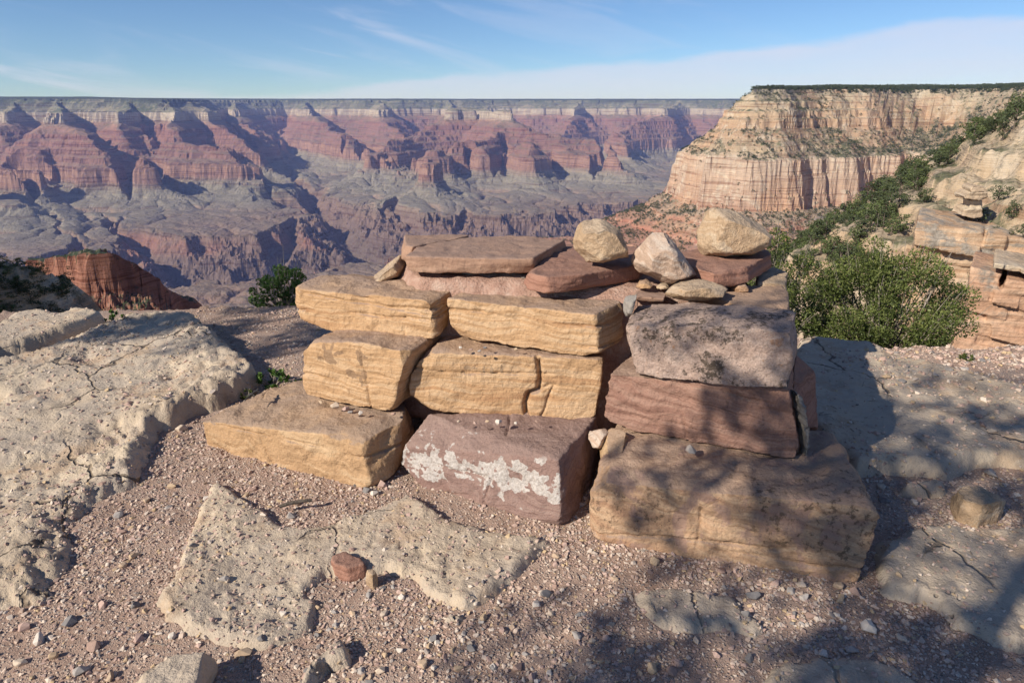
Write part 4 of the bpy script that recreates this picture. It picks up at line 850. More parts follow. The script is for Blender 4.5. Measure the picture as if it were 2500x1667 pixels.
# --- core, slabs and small filler
mort = NT('red_mortar')
mcx = mort.ramp(mort.noise(14, 6, 0.7), [(0.3, (.29, .17, .125)), (0.5, (.40, .25, .19)), (0.66, (.47, .34, .27))])
mcx = mort.mix(mort.math('MULTIPLY', mort.step(mort.voro(75), 0.32, 0.10), 0.5), mcx, (.50, .38, .31))
MORT = mort.done(mcx, mort.bump(mort.math('ADD', mort.noise(60, 6, 0.7), mort.math('MULTIPLY', mort.voro(75), -0.5)), 0.8, 0.012))
core = [at_z(975, 676, .84), at_z(1035, 680, .85), at_z(1110, 708, .79), at_z(1300, 727, .79), at_z(1530, 735, .79), at_z(1560, 700, .84), at_z(1330, 668, .86), at_z(1050, 664, .86), at_z(1700, 700, .82), at_z(1860, 690, .80)]
core += [np.array(q) for q in [(-.75, 4.0, .84), (1.25, 3.75, .80), (.2, 4.35, .84), (-.6, 3.3, .1), (.2, 3.1, .1), (1.15, 2.95, .1), (1.3, 3.75, .1), (-.75, 4.1, .1), (.3, 4.4, .1)]]
o = rock('mortar_core', [core], MORT, voxel=.018, seed=31, big=.02, mid=.012, strata=0, label='reddish rubble and mortar bed under the brown slabs', cat='mortar bed')
o2 = rock('plaster_strip', [[at_z(1119, 664, .872), at_z(1290, 666, .872), at_z(1275, 690, .84), at_z(1230, 689, .84), at_z(1150, 672, .86)] + [at_z(1119, 664, .872)+np.array([0, .1, -.06]), at_z(1290, 666, .872)+np.array([0, .1, -.06])]], GREYS, voxel=.006, seed=33, big=.006, strata=0, label='strip of pale grey mortar just below the front brown slab', cat='mortar')
def slab(name, topf, zt, zb, mat, seed, label, back=(), **kw):
    T = [at_z(u, v, zt) for u, v in topf]; B = [p-np.array([0, 0, zt-zb])+0.015*np.array([RNG.normal(), RNG.normal(), 0]) for p in T]
    a = dict(big=.006, mid=.003, strata=.003, soft=1, chip=.014, voxel=.0075, cat='flagstone', rough=.004); a.update(kw)
    return rock(name, [T+B], mat, seed=seed, label=label, **a)
slab('flagstone', [(989, 623), (1028, 626.5), (1104, 626.5), (1300, 632), (1322, 615), (1383, 583), (1257, 574), (1145, 578.5), (1023, 600)], .965, .885, FLAG, 41, 'wide brown slab lying flat on top of the pile', big=.004)
slab('flagstone', [(988, 599), (1008, 603), (1020, 598), (1143, 575.5), (1145, 572), (988, 573)], .968, .885, FLAG, 43, 'narrow brown slab behind the wide flat slab on the far left of the top')
slab('flagstone', [(1287, 662), (1302, 668), (1335, 676), (1420, 671), (1468, 660), (1560, 645), (1600, 610), (1545, 590), (1388, 586), (1330, 622), (1300, 645)], .925, .845, REDFLAG, 45, 'reddish slab carrying the cream boulder, right of the wide flat slab')
slab('flagstone', [(1640, 640), (1698, 648), (1745, 664), (1817, 656), (1884, 620), (1870, 607), (1740, 604), (1660, 615)], .93, .85, REDFLAG, 47, 'dark red slab under the largest round boulder', strata=.008, chip=.02)
slab('stone_slab', [(1800, 742), (1880, 748), (1928, 770), (1926, 712), (1900, 691), (1780, 700), (1690, 712)], .815, .70, TANS, 49, 'tan slab behind the pink lichened block on the right edge', cat='slab', big=.01)
slab('pale_slab', [(1850, 690), (1920, 692), (1922, 664), (1890, 652), (1850, 656)], .83, .70, PALE, 51, 'pale rounded stone at the back right corner under the dark red slab', soft=5, big=.012, cat='slab')
slab('stone_slab', [(1550, 725), (1625, 727), (1630, 712), (1552, 706)], .825, .80, FLAG, 53, 'small brown plate wedged behind the pink lichened block', cat='slab')
def lump(name, pts, mat, seed, label, y=None, zc=None, cat='stone', **kw):
    """convex stone from its outline seen in the picture, given thickness about its own depth"""
    a = dict(big=.012, mid=.005, strata=.001, soft=2, chip=.016, voxel=.0062, fine=.0012, rough=.005, cuts=18, cutd=.10); a.update(kw)
    dep = a.pop('dep', None); group = a.pop('group', None)
    O = np.array([at_y(u, v, y) for u, v in pts]); c = O.mean(0); sz = np.ptp(O[:, 0]); dep = dep or sz*0.42
    F = [c+(p-c)*0.62+np.array([0, -dep, 0.02*sz]) for p in O]; B = [c+(p-c)*0.7+np.array([0, dep, 0]) for p in O]
    return rock(name, [list(O)+F+B], mat, seed=seed, label=label, cat=cat, group=group, **a)
lump('boulder', [(1395, 579), (1403, 556), (1409, 543), (1449, 529), (1480, 539), (1528, 567), (1546, 585), (1548, 606), (1538, 628), (1500, 634), (1445, 654), (1429, 640), (1401, 610)], PALE, 61, 'cream yellow boulder with a pointed foot on the reddish slab', y=3.34, cat='boulder')
lump('boulder', [(1540, 638), (1548, 614), (1567, 591), (1603, 555), (1635, 571), (1650, 603), (1682, 638), (1706, 674), (1674, 688), (1635, 697), (1599, 680), (1560, 664)], PINKW, 63, 'pinkish white triangular boulder leaning between the reddish slab and the flat stone', y=3.30, dep=.13, cat='boulder')
lump('boulder', [(1697, 600), (1699, 570), (1712, 545), (1728, 512), (1740, 504), (1800, 510), (1850, 535), (1885, 552), (1892, 562), (1886, 600), (1860, 618), (1820, 626), (1745, 629), (1710, 622)], PALE, 65, 'largest pale boulder with a dark flat top, on the dark red slab', y=3.62, dep=.17, cat='boulder')
lump('flat_stone', [(1617, 713), (1643, 694), (1706, 681), (1745, 687), (1789, 713), (1777, 722), (1718, 738), (1674, 734), (1627, 722)], PALE, 67, 'flat pale pointed stone lying on the pink lichened block', y=3.14, dep=.10, big=.006)
lump('small_stone', [(1783, 700), (1795, 689), (1815, 688), (1830, 702), (1828, 713), (1800, 713), (1786, 709)], TANS, 69, 'small round brown stone right of the flat pale stone', y=3.28, voxel=.004, big=.004)
lump('small_stone', [(1550, 699), (1562, 685), (1585, 681), (1599, 693), (1590, 705), (1555, 704)], GOLD, 71, 'small golden stone under the left foot of the triangular boulder', y=3.24, voxel=.004, big=.004)
lump('small_stone', [(1603, 703), (1610, 693), (1630, 692), (1640, 702), (1625, 708)], PALE, 73, 'tiny cream stone wedged beneath the triangular boulder', y=3.24, voxel=.004, big=.003)
lump('small_stone', [(1706, 682), (1720, 672), (1738, 671), (1748, 682), (1740, 690), (1712, 690)], PALE, 75, 'small cream stone peeping out behind the flat pale stone', y=3.32, voxel=.004, big=.004)
lump('grey_stone', [(1524, 735), (1535, 722), (1560, 716), (1550, 745), (1546, 772), (1530, 776), (1524, 760)], GREYS, 77, 'grey stone wedged between the third course and the lichened block', y=3.0, dep=.06)
lump('grey_slab', [(1925, 930), (1935, 925), (1948, 1000), (1960, 1080), (1962, 1108), (1950, 1120), (1938, 1020)], GREYS, 79, 'thin grey splintery slab standing on the right end of the red layered block', y=2.62, dep=.12, cat='slab', strata=.01, sfreq=40)
slab_r = rock('leaning_slab', [[at_y(u, v, y) for u, v, y in [(1938, 860, 3.0), (1985, 905, 3.0), (1996, 1051, 2.85), (1945, 1052, 2.7), (1935, 960, 2.75), (1940, 870, 3.5), (1990, 940, 3.5), (1990, 1040, 3.3), (1940, 1040, 3.3)]]], REDFLAG, seed=81, big=.008, soft=2, label='brown slab with a whitish stain leaning on the right side of the pile', cat='slab')
lump('pale_rock', [(905, 690), (912, 678), (945, 646), (980, 620), (1000, 640), (990, 668), (965, 690)], PALE, 83, 'pale rock at the back left of the pile beneath the brown slabs', y=3.75, dep=.2, cat='rock')
lump('wedge_stone', [(1464, 1140), (1470, 1098), (1492, 1060), (1530, 1048), (1545, 1062), (1530, 1110), (1478, 1165)], GOLD, 85, 'orange tan stone wedged behind the left end of the largest tan block', y=2.70, dep=.14, cuts=22, cutd=.16)
lump('pink_stone', [(1436, 1066), (1446, 1056), (1468, 1050), (1490, 1056), (1478, 1082), (1456, 1094), (1444, 1090)], PINKW, 87, 'pink stone in the gap between the purple block and the largest tan block', y=2.76, dep=.06, big=.006, voxel=.004, cuts=20, cutd=.16)
# ------------------------------------------------------------------ loose stones, gravel
def hull_rock(seed, n=14, flat=0.6):
    r = np.random.default_rng(seed); d = r.normal(size=(n, 3)); d /= np.linalg.norm(d, axis=1)[:, None]
    return d*r.uniform(.75, 1.05, (n, 1))*np.array([1.0, r.uniform(.62, .9), flat*r.uniform(.7, 1.1)])
def hull_mesh(name, pts, mat, sub=False):
    bm = bmesh.new()
    for p in pts: bm.verts.new(p)
    res = bmesh.ops.convex_hull(bm, input=bm.verts)
    bmesh.ops.delete(bm, geom=[g for g in res['geom_interior'] if isinstance(g, bmesh.types.BMVert)], context='VERTS')
    bmesh.ops.recalc_face_normals(bm, faces=bm.faces)
    if sub: bmesh.ops.bevel(bm, geom=bm.edges[:]+bm.verts[:], offset=0.07, segments=1, affect='EDGES', clamp_overlap=True)
    me = bpy.data.meshes.new(name); bm.to_mesh(me); bm.free(); me.materials.append(mat); return me
k = NT('pebble')
rd = k.rand(); n_ = k.noise(3.0, 4, 0.6, v=k.P)
pc = k.ramp(rd, [(0.0, (.38, .27, .22)), (0.12, (.52, .39, .31)), (0.28, (.59, .46, .37)), (0.42, (.46, .32, .265)), (0.55, (.64, .53, .435)), (0.68, (.53, .38, .315)), (0.82, (.47, .39, .33)), (0.91, (.25, .22, .205)), (0.94, (.56, .41, .25)), (1.0, (.70, .62, .53))], 'CONSTANT')
pc = k.mix(0.35, pc, k.ramp(n_, [(0.3, 0.45), (0.6, 1.0)]), 'MULTIPLY')
PEB = k.done(pc, k.bump(k.noise(6, 4, 0.7), 0.3, 0.001))
protoc = bpy.data.collections.new('gravel_shapes')
for i in range(14):
    protoc.objects.link(bpy.data.objects.new('pebble_shape', hull_mesh('pebble_shape', hull_rock(500+i, 13, .62), PEB)))
def gravel_points():
    P, S = [], []
    r = np.random.default_rng(21)
    def add(n, r0, r1, s0, s1, az0=-41, az1=41, pw=1.0):
        rr = np.sqrt(r.uniform(r0**2, r1**2, n)); az = np.radians(r.uniform(az0, az1, n))
        q = np.c_[rr*np.sin(az), rr*np.cos(az)]
        s = s0*(s1/s0)**(r.uniform(0, 1, n)**pw)
        z, on = surf_at(q); e = past_edge(q)
        dens = 0.35+0.9*fbm(q*1.5, 4, seed=77)
        clump = fbm(q*4.0, 3, seed=78); dens = dens+0.8*clump
        keep = r.uniform(0, 1, n) < np.where(on, 0.14+1.6*np.clip(fbm(q*1.5, 4, seed=79)-.02, 0, .6), np.clip(dens+0.25, 0.12, 1))
        keep &= e < 1.4
        q, s, z = q[keep], s[keep], z[keep]
        P.append(np.c_[q, z+s*0.12]); S.append(s)
    add(34000, 1.35, 3.4, .0045, .012, pw=1.6)
    add(19000, 1.35, 3.8, .0062, .0165, pw=1.5)
    add(30000, 3.4, 6.4, .007, .016, pw=1.6)
    add(5000, 3.0, 6.4, .010, .024, pw=1.8)
    for b0, b1 in ((41, 60), (-60, -41)): add(9000, 1.35, 5.4, .005, .016, b0, b1, 1.6)
    add(4500, 4.0, 6.4, .010, .034, 30, 44, 2.2)     # pale rubble at the right
    return np.vstack(P), np.concatenate(S)
gp, gs = gravel_points()
_r = np.linalg.norm(gp-np.array([0, 0, EYE]), axis=1); _u, _v = project(gp); _px = 2*gs/_r*FOC
_ok = (_u > -20) & (_u < 2520) & (_v < 1690) & (_v > 700) & ~((_u > 470) & (_u < 2140) & (_v > 690) & (_v < 1180)); _sc = np.where(_ok, _px, 0)
_top = np.argsort(-_sc)[:150]; LONE = [(gp[i], gs[i], _u[i], _v[i]) for i in _top]
_m = np.ones(len(gp), bool); _m[_top] = False; gp, gs = gp[_m], gs[_m]
me = bpy.data.meshes.new('gravel'); me.vertices.add(len(gp)); me.vertices.foreach_set('co', gp.astype(np.float32).ravel())
at = me.attributes.new('size', 'FLOAT', 'POINT'); at.data.foreach_set('value', gs.astype(np.float32))
at = me.attributes.new('turn', 'FLOAT_VECTOR', 'POINT')
rt = np.c_[RNG.normal(0, .35, len(gp)), RNG.normal(0, .35, len(gp)), RNG.uniform(0, 6.28, len(gp))].astype(np.float32); at.data.foreach_set('vector', rt.ravel())
me.materials.append(PEB); gravel = link('gravel', me); tag(gravel, kind='stuff', label='loose pinkish and cream gravel over the red soil of the ledge')
def scatter_nodes(name, coll, pick=True):
    ng = bpy.data.node_groups.new(name, 'GeometryNodeTree')
    ng.interface.new_socket('Geometry', in_out='INPUT', socket_type='NodeSocketGeometry'); ng.interface.new_socket('Geometry', in_out='OUTPUT', socket_type='NodeSocketGeometry')
    n = ng.nodes.new; l = ng.links.new
    gi, go = n('NodeGroupInput'), n('NodeGroupOutput'); ci = n('GeometryNodeCollectionInfo'); ci.inputs['Collection'].default_value = coll
    ci.inputs['Separate Children'].default_value = True; ci.inputs['Reset Children'].default_value = True
    ip = n('GeometryNodeInstanceOnPoints'); ip.inputs['Pick Instance'].default_value = True
    rv = n('FunctionNodeRandomValue'); rv.data_type = 'INT'; rv.inputs[4].default_value = 0; rv.inputs[5].default_value = 999
    sz = n('GeometryNodeInputNamedAttribute'); sz.data_type = 'FLOAT'; sz.inputs[0].default_value = 'size'
    tn = n('GeometryNodeInputNamedAttribute'); tn.data_type = 'FLOAT_VECTOR'; tn.inputs[0].default_value = 'turn'
    l(gi.outputs[0], ip.inputs['Points']); l(ci.outputs[0], ip.inputs['Instance']); l(rv.outputs[2], ip.inputs['Instance Index'])
    l(tn.outputs[0], ip.inputs['Rotation']); l(sz.outputs[0], ip.inputs['Scale']); l(ip.outputs[0], go.inputs[0])
    return ng
md = gravel.modifiers.new('scatter', 'NODES'); md.node_group = scatter_nodes('scatter_gravel', protoc)

# individual loose stones
LOOSE = 'loose stones lying on the gravel'
def stone_mat(name, col):
    k = NT(name); c = k.mix(k.math('MULTIPLY', k.rand(), .3), col, tuple(.75*a for a in col))
    return k.done(k.mix(.45, c, k.ramp(k.noise(3.0, 5, .65), [(.3, .5), (.6, 1.0)]), 'MULTIPLY'), k.bump(k.noise(7, 4, .7), .3, .001))
SHADES = [('cream', (.60, .48, .37)), ('pinkish', (.50, .35, .29)), ('tan', (.50, .37, .26)), ('pale', (.66, .58, .50)), ('reddish brown', (.40, .27, .215)), ('grey', (.38, .34, .31)), ('dark grey', (.24, .22, .21)), ('golden', (.52, .38, .25))]
smats = [stone_mat('stone_'+n.replace(' ', '_'), c) for n, c in SHADES]
smesh = []
for i in range(16):
    smesh.append((hull_mesh('loose_stone', hull_rock(900+i, 16, .66), smats[i % 8], True), SHADES[i % 8][0]))
def zone(u, v):
    if u > 2130: return 'beside the dappled patch at right edge' if v > 1300 else 'near the loose rock at right'
    if u > 1900 and v > 1400: return 'right below the largest tan block'
    if u > 1420 and v > 1500: return 'on shaded gravel at bottom right'
    if u > 1420: return 'at the foot of largest tan block'
    if v > 1560: return 'at the sunlit bottom border' if u > 560 else 'at the bottom left border'
    if u > 850: return 'in gravel below the purple block'
    if u > 560: return 'by the buff slab'
    if v > 1300: return 'in gravel left of buff slab'
    return 'between left slab and golden block'
ORD = ['leftmost']+[w+' from the left' for w in 'second third fourth fifth sixth seventh eighth ninth tenth eleventh twelfth thirteenth fourteenth fifteenth sixteenth seventeenth eighteenth nineteenth twentieth twenty-first twenty-second twenty-third twenty-fourth'.split()]
def single_out(items):
    """items: (object, u, label); alike labels get their order from the left"""
    by = {}
    for o, u, l in items: by.setdefault(l, []).append((u, o))
    for l, m in by.items():
        m.sort(key=lambda t: t[0])
        for i, (u, o) in enumerate(m):
            if len(m) == 1: o['label'] = l
            elif len(m) <= len(ORD): o['label'] = l+', '+(ORD[i] if i < len(m)-1 or len(m) > 3 else 'rightmost')
            else: o['label'] = l
NAMED = []
def loose(u, v, w, label, i, group=LOOSE, z=None, name='loose_stone', flat=1.0, rot=None):
    """w: width in pixels of the photograph"""
    p = at_z(u, v, .02 if z is None else z)
    if z is None:
        for _ in range(3):
            zz, _o = surf_at(p[None, :2]); p = at_z(u, v, float(zz[0]))
    s = w/FOC*np.linalg.norm(p-np.array([0, 0, EYE]))/2
    o = link(name, smesh[i % 16][0], (p[0], p[1], p[2]+s*.3*flat)); o.scale = (s, s, s*flat)
    o.rotation_euler = (random.uniform(-.25, .25), random.uniform(-.25, .25), random.uniform(0, 6.28) if rot is None else rot)
    tag(o, label, 'stone', group); return o
spots = [(446, 1050, 28), (712, 1262, 26), (720, 1232, 24), (600, 1212, 20), (617, 1196, 22), (935, 1186, 30), (895, 1200, 26), (915, 1208, 24), (555, 1416, 20), (548, 1415, 24), (595, 1600, 34), (590, 1612, 20), (230, 1580, 30), (340, 1560, 26), (170, 1520, 30), (95, 1565, 34), (60, 1535, 26), (640, 1560, 22), (690, 1500, 20),
 (1039, 1512, 22), (1055, 1560, 26), (1037, 1625, 32), (1120, 1633, 22), (1265, 1630, 34), (1300, 1655, 26), (1330, 1452, 30), (1310, 1480, 26), (1345, 1500, 24), (1407, 1553, 26), (1357, 1360, 18), (1600, 1375, 30), (1586, 1397, 18), (1500, 1415, 18), (1590, 1635, 34), (1640, 1640, 30), (1655, 1620, 22), (1840, 1455, 34), (1963, 1460, 26), (1955, 1430, 24), (1930, 1445, 20), (2045, 1435, 28), (2050, 1465, 26), (2090, 1450, 30), (1890, 1425, 24), (1820, 1500, 22), (2120, 1540, 40), (2200, 1560, 24), (2080, 1590, 28), (2010, 1600, 24), (1700, 1565, 22), (1420, 1235, 22), (1432, 1228, 18), (1660, 1350, 22), (1760, 1395, 24), (1380, 1330, 16), (2160, 1225, 26), (2230, 1230, 24), (2150, 1190, 22), (2420, 1160, 30), (2380, 1140, 20), (2195, 1405, 16), (1980, 1505, 26), (1750, 1600, 22), (1830, 1610, 24), (1940, 1590, 26), (1480, 1560, 22), (1540, 1590, 24), (980, 1460, 20), (940, 1500, 24), (900, 1455, 22), (860, 1500, 18), (1180, 1510, 24), (1240, 1480, 22), (1225, 1540, 20), (1150, 1585, 24), (975, 1590, 20), (930, 1640, 26), (880, 1640, 20), (300, 1385, 22), (330, 1360, 24), (290, 1260, 22), (360, 1225, 20), (420, 1190, 22), (300, 1300, 20), (250, 1480, 24), (330, 1480, 22), (420, 1555, 20), (50, 1620, 28), (200, 1640, 30), (270, 1655, 24), (130, 1605, 22)]
for i, (u, v, w) in enumerate(spots):
    o = loose(u, v, w*1.15, None, i*5+i//16); NAMED.append((o, u, '%s %s stone %s' % ('larger' if w > 25 else 'small', smesh[(i*5+i//16) % 16][1], zone(u, v))))
for i, (p, s_, u, v) in enumerate(LONE):
    k_ = i*7+i//16; o = link('loose_stone', smesh[k_ % 16][0], tuple(float(x) for x in p)); o.scale = (s_, s_, s_*.9); o.rotation_euler = (random.uniform(-.3, .3), random.uniform(-.3, .3), random.uniform(0, 6.28))
    tag(o, None, 'stone', LOOSE); NAMED.append((o, u, 'tiny %s stone %s' % (smesh[k_ % 16][1], zone(u, v))))
single_out(NAMED)
def big_loose(name, topo, zt, bot, label, mat, seed, cat='rock', **kw):
    T = [at_z(u, v, zt) for u, v in topo]; B = [at_z(u, v, z) for u, v, z in bot]
    C = np.mean(T, axis=0); B += [C+(t-C)*1.05-np.array([0, 0, zt+.02]) for t in T]
    a = dict(big=.01, mid=.005, strata=.001, soft=2, voxel=.005, chip=.012); a.update(kw)
    return rock(name, [T+B], mat, seed=seed, label=label, cat=cat, **a)
big_loose('loose_rock', [(812, 1355), (835, 1347), (880, 1357), (888, 1375), (850, 1385), (815, 1375)], .062, [(808, 1372, .05), (825, 1396, .03), (860, 1399, .02), (890, 1390, .02)], 'reddish brown fist sized stone lying on the buff slab', REDFLAG, 201, 'stone')
big_loose('loose_rock', [(895, 1392), (910, 1388), (920, 1398), (908, 1404)], .07, [(893, 1400, .04), (905, 1412, .03), (922, 1405, .03)], 'small cream stone touching the reddish stone on the buff slab', PALE, 203, 'stone', voxel=.004, big=.004, chip=.004)
big_loose('loose_rock', [(350, 1640), (425, 1598), (497, 1588), (480, 1625), (465, 1667), (460, 1740), (330, 1740)], .11, [(534, 1618, .02), (510, 1667, .0), (500, 1760, 0), (300, 1690, 0)], 'angular tan rock cut off by the bottom border at the left', LIME, 205, 'rock', voxel=.006)
big_loose('loose_rock', [(2336, 1196), (2350, 1188), (2387, 1186), (2430, 1205), (2445, 1222), (2400, 1232), (2350, 1215)], .11, [(2322, 1210, .06), (2332, 1238, .02), (2373, 1262, .01), (2416, 1268, .01), (2447, 1252, .03), (2454, 1222, .07)], 'cream rock with a brown pitted top on the gravel at the right', PALE, 207, 'rock')
for j, (u, v, w, lab) in enumerate([(818, 994, 30, 'round pink stone on the golden block below the splotched block'), (845, 1000, 20, 'small cream stone right of the round pink stone on the golden block'), (783, 983, 14, 'tiny cream stone left of the round pink stone on the golden block'), (880, 1010, 16, 'small reddish stone near the broken end of the golden block'), (960, 1012, 20, 'flat brown stone at the crack between the golden and purple blocks'), (855, 1008, 18, 'small pale stone between the pink and reddish stones on the golden block')]):
    loose(u, v, w, lab, j, None, z=.285)
loose(1218, 1033, 24, 'small orange stone on the purple block under the cracked block', 3, None, z=.335); loose(1688, 1040+62, 34, 'flat buff stone on the largest tan block under the red layered block', 5, None, z=.315)
for j, u in enumerate((1120, 1160, 1190, 1260, 1310)): loose(u, 1030+(j % 2)*4, 13, 'crumb of stone on the purple block beneath the cracked block, '+ORD[j], j, 'crumbs on the purple block', z=.335)
for j, u in enumerate((1125, 1150, 1170, 1185, 1260)): loose(u, 850+(j % 3)*4, 12, 'crumb of stone in the joint on top of the cracked block, '+ORD[j], j+3, 'crumbs in the upper joint', z=.612)
# ------------------------------------------------------------------ trees and shrubs
def leaf_mat(name, cols, rough=.6, trans=0.0):
    k = NT(name, rough, .25)
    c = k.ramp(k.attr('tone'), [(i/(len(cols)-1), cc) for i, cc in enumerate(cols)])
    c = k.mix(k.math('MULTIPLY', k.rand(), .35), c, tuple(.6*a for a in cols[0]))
    if trans:
        t = k.n('ShaderNodeBsdfTranslucent'); k.put(t.inputs[0], k.mix(1.0, c, (1.0, 1.15, .55), 'MULTIPLY')); m = k.n('ShaderNodeMixShader'); m.inputs[0].default_value = trans
        k.put(k.b.inputs['Base Color'], c); k.l(k.b.outputs[0], m.inputs[1]); k.l(t.outputs[0], m.inputs[2]); k.l(m.outputs[0], k.o.inputs[0]); return k.m
    return k.done(c)
PINE = leaf_mat('pinyon_needles', [(.042, .056, .026), (.066, .085, .036), (.095, .115, .05)])
JUNI = leaf_mat('juniper_leaves', [(.06, .08, .03), (.10, .13, .045), (.145, .175, .065)])
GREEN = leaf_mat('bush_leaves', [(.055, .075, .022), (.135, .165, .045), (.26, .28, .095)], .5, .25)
DGREEN = leaf_mat('dark_bush_leaves', [(.05, .10, .022), (.09, .16, .035), (.14, .22, .06)], .5, .2)
k = NT('bark'); BARK = k.done(k.ramp(k.noise(9, 5, .7), [(.3, (.075, .058, .045)), (.65, (.19, .155, .125))]), k.bump(k.noise(30, 4, .7), .6, .02))
k = NT('dry_twig'); TWIG = k.done(k.ramp(k.noise(12, 4, .6), [(.3, (.20, .165, .13)), (.7, (.36, .31, .26))]))
def quads(C, D, S, W):
    """leaf faces: centres C, length axis D, size S, width axis W"""
    n = len(C); L = D*S[:, None]; Wd = W*(S*.5)[:, None]
    co = np.stack([C-L*.5, C+Wd*.5, C+L*.5, C-Wd*.5], 1).reshape(-1, 3); return co, np.arange(n*4).reshape(n, 4)
def rdir(r, n):
    d = r.normal(size=(n, 3)); return d/np.linalg.norm(d, axis=1)[:, None]
def crown_points(r, n, nclump, shape, cs, flat=.75):
    """points in clumps spread through an ellipsoidal crown; returns centres and outward directions"""
    cc = []
    while len(cc) < nclump:
        p = r.uniform(-1, 1, 3)
        if np.linalg.norm(p) < 1 and np.linalg.norm(p) > .25 and r.uniform() < .35+.65*np.linalg.norm(p): cc.append(p)
    cc = np.array(cc); taper = 1-.35*np.clip(cc[:, 2], 0, 1); cc[:, :2] *= taper[:, None]
    cc = cc*shape; i = r.integers(0, nclump, n); sz = r.uniform(.6, 1.2, nclump)*cs
    d = rdir(r, n); p = cc[i]+d*(sz[i]*r.uniform(.35, 1, n)**.5)[:, None]*np.array([1, 1, flat]); return p, d, cc
def tube(path, rad, sides=6):
    path = np.array(path, float); n = len(path); co, F = [], []
    for i in range(n):
        t = path[min(i+1, n-1)]-path[max(i-1, 0)]; t /= np.linalg.norm(t)+1e-9
        a = np.cross(t, [0.3, .9, .1]); a /= np.linalg.norm(a); b = np.cross(t, a)
        for s in range(sides):
            th = 2*math.pi*s/sides; co.append(path[i]+rad[i]*(math.cos(th)*a+math.sin(th)*b))
    for i in range(n-1):
        for s in range(sides): F.append((i*sides+s, i*sides+(s+1) % sides, (i+1)*sides+(s+1) % sides, (i+1)*sides+s))
    return np.array(co), np.array(F)
def join(parts):
    co, F, o = [], [], 0
    for c, f in parts: co.append(c); F.append(np.asarray(f)+o); o += len(c)
    return np.vstack(co), np.vstack(F)
def tree_meshes(seed, n, nclump, leaf, h=1.0, w=.42, low=.12):
    """pinyon of height 1: returns crown mesh and trunk mesh"""
    r = np.random.default_rng(seed); zc = (low+1)/2*h; hh = (1-low)/2*h
    p, d, cc = crown_points(r, n, nclump, np.array([w, w*r.uniform(.85, 1.1), hh*.92]), .15*h); p[:, 2] += zc; cc[:, 2] += zc
    co, F = quads(p, rdir(r, n), r.uniform(.7, 1.3, n)*leaf, rdir(r, n))
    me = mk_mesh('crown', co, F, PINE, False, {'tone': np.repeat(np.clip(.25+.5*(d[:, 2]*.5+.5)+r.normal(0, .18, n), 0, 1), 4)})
    bend = r.normal(0, .04, 2); tp = [(0, 0, -.06), (bend[0]*.5, bend[1]*.5, .2), (bend[0], bend[1], .5), (bend[0]*1.5, bend[1]*1.5, .8)]
    parts = [tube(tp, [.035, .028, .02, .008])]
    for c in cc[r.permutation(len(cc))[:9]]:
        z0 = max(.1, c[2]-.25); parts.append(tube([(bend[0]*z0*1.5, bend[1]*z0*1.5, z0), (c[0]*.55, c[1]*.55, (z0+c[2])/2-.01), tuple(c)], [.014, .009, .004], 5))
    co, F = join(parts); return me, mk_mesh('trunk', co, F, BARK, True)
mid = [tree_meshes(40+i, 620, 20, .085, w=random.Random(i).uniform(.34, .5)) for i in range(5)]
for i in (1, 3): mid[i][0].materials[0] = JUNI
farc = bpy.data.collections.new('shrub_shapes')
for i in range(6):
    cm_, tm_ = tree_meshes(60+i, 150, 11, .19, w=.46, low=.02); farc.objects.link(bpy.data.objects.new('shrub_shape', cm_)); bpy.data.meshes.remove(tm_)
def scatter_trees():
    r = np.random.default_rng(5); N = 700000
    a0, a1, r0, r1 = math.radians(.5), math.radians(38), 42., 2600.
    A_ = r.uniform(a0, a1, N); R2 = np.exp(r.uniform(math.log(r0), math.log(r1), N)); area = (a1-a0)*math.log(r1/r0)/N*R2**2
    P = np.c_[R2*np.sin(A_), R2*np.cos(A_)]; z = near_z(P)
    e = np.clip(R2*.012, 2.5, 8); dzx = (near_z(P+np.c_[e, 0*e])-near_z(P-np.c_[e, 0*e]))/(2*e); dzy = (near_z(P+np.c_[0*e, e])-near_z(P-np.c_[0*e, e]))/(2*e)
    g = np.hypot(dzx, dzy); s = z-DIP*.3*P[:, 1]
    cl = fbm(P/55., 4, .6, seed=91); cl2 = fbm(P/14., 3, seed=92)
    den = np.interp(s, [-900, -420, -340, -300, -222, -150, -105, -40, 30, 48, 70], [0, .004, .012, .022, .03, .010, .034, .016, .014, .02, .03])
    den = den*(1-sst(g, .75, 1.5)*.80)*np.clip(.6+1.8*cl, .08, 2)
    ns = R2 < 560; den = np.where(ns, .14*np.clip(.5+2.6*cl+1.2*cl2, .02, 1.6)*(1-sst(g, 1.5, 2.8)*.8)*sst(R2, 40, 70), den)
    plat = s > 45; den = np.where(plat, .022, den)
    ok = r.uniform(0, 1, N) < den*area
    P, z, R2, plat, ns = P[ok], z[ok], R2[ok], plat[ok], ns[ok]
    h = r.uniform(3.0, 7.5, len(P)); h = np.where(plat, r.uniform(6, 12, len(P)), h); h = np.where(ns, r.uniform(1.8, 4.6, len(P))*np.clip(R2/120, .7, 1.15), h)
    # seen from the ledge: nothing nearer on the same bearing stands higher
    S = (NZ.reshape(nr, na)-EYE)/rads2[:, None]; cm = np.maximum.accumulate(S, 0); az_ = np.degrees(np.arctan2(P[:, 0], P[:, 1]))
    j = np.clip(np.round(np.interp(az_, az, np.arange(na))).astype(int), 0, na-1); i = np.clip(np.searchsorted(rads2, R2*.97)-1, 0, nr-1)
    vis = (z+h-EYE)/R2 > cm[i, j]
    u, v = project(np.c_[P, z+h]); vis &= (u < 2560) & (v < 960) & ~((u > 1000) & (u < 1900) & (v > 660)) & ~((u < 1160))
    return P[vis], z[vis], h[vis], R2[vis], u[vis], v[vis], plat[vis]
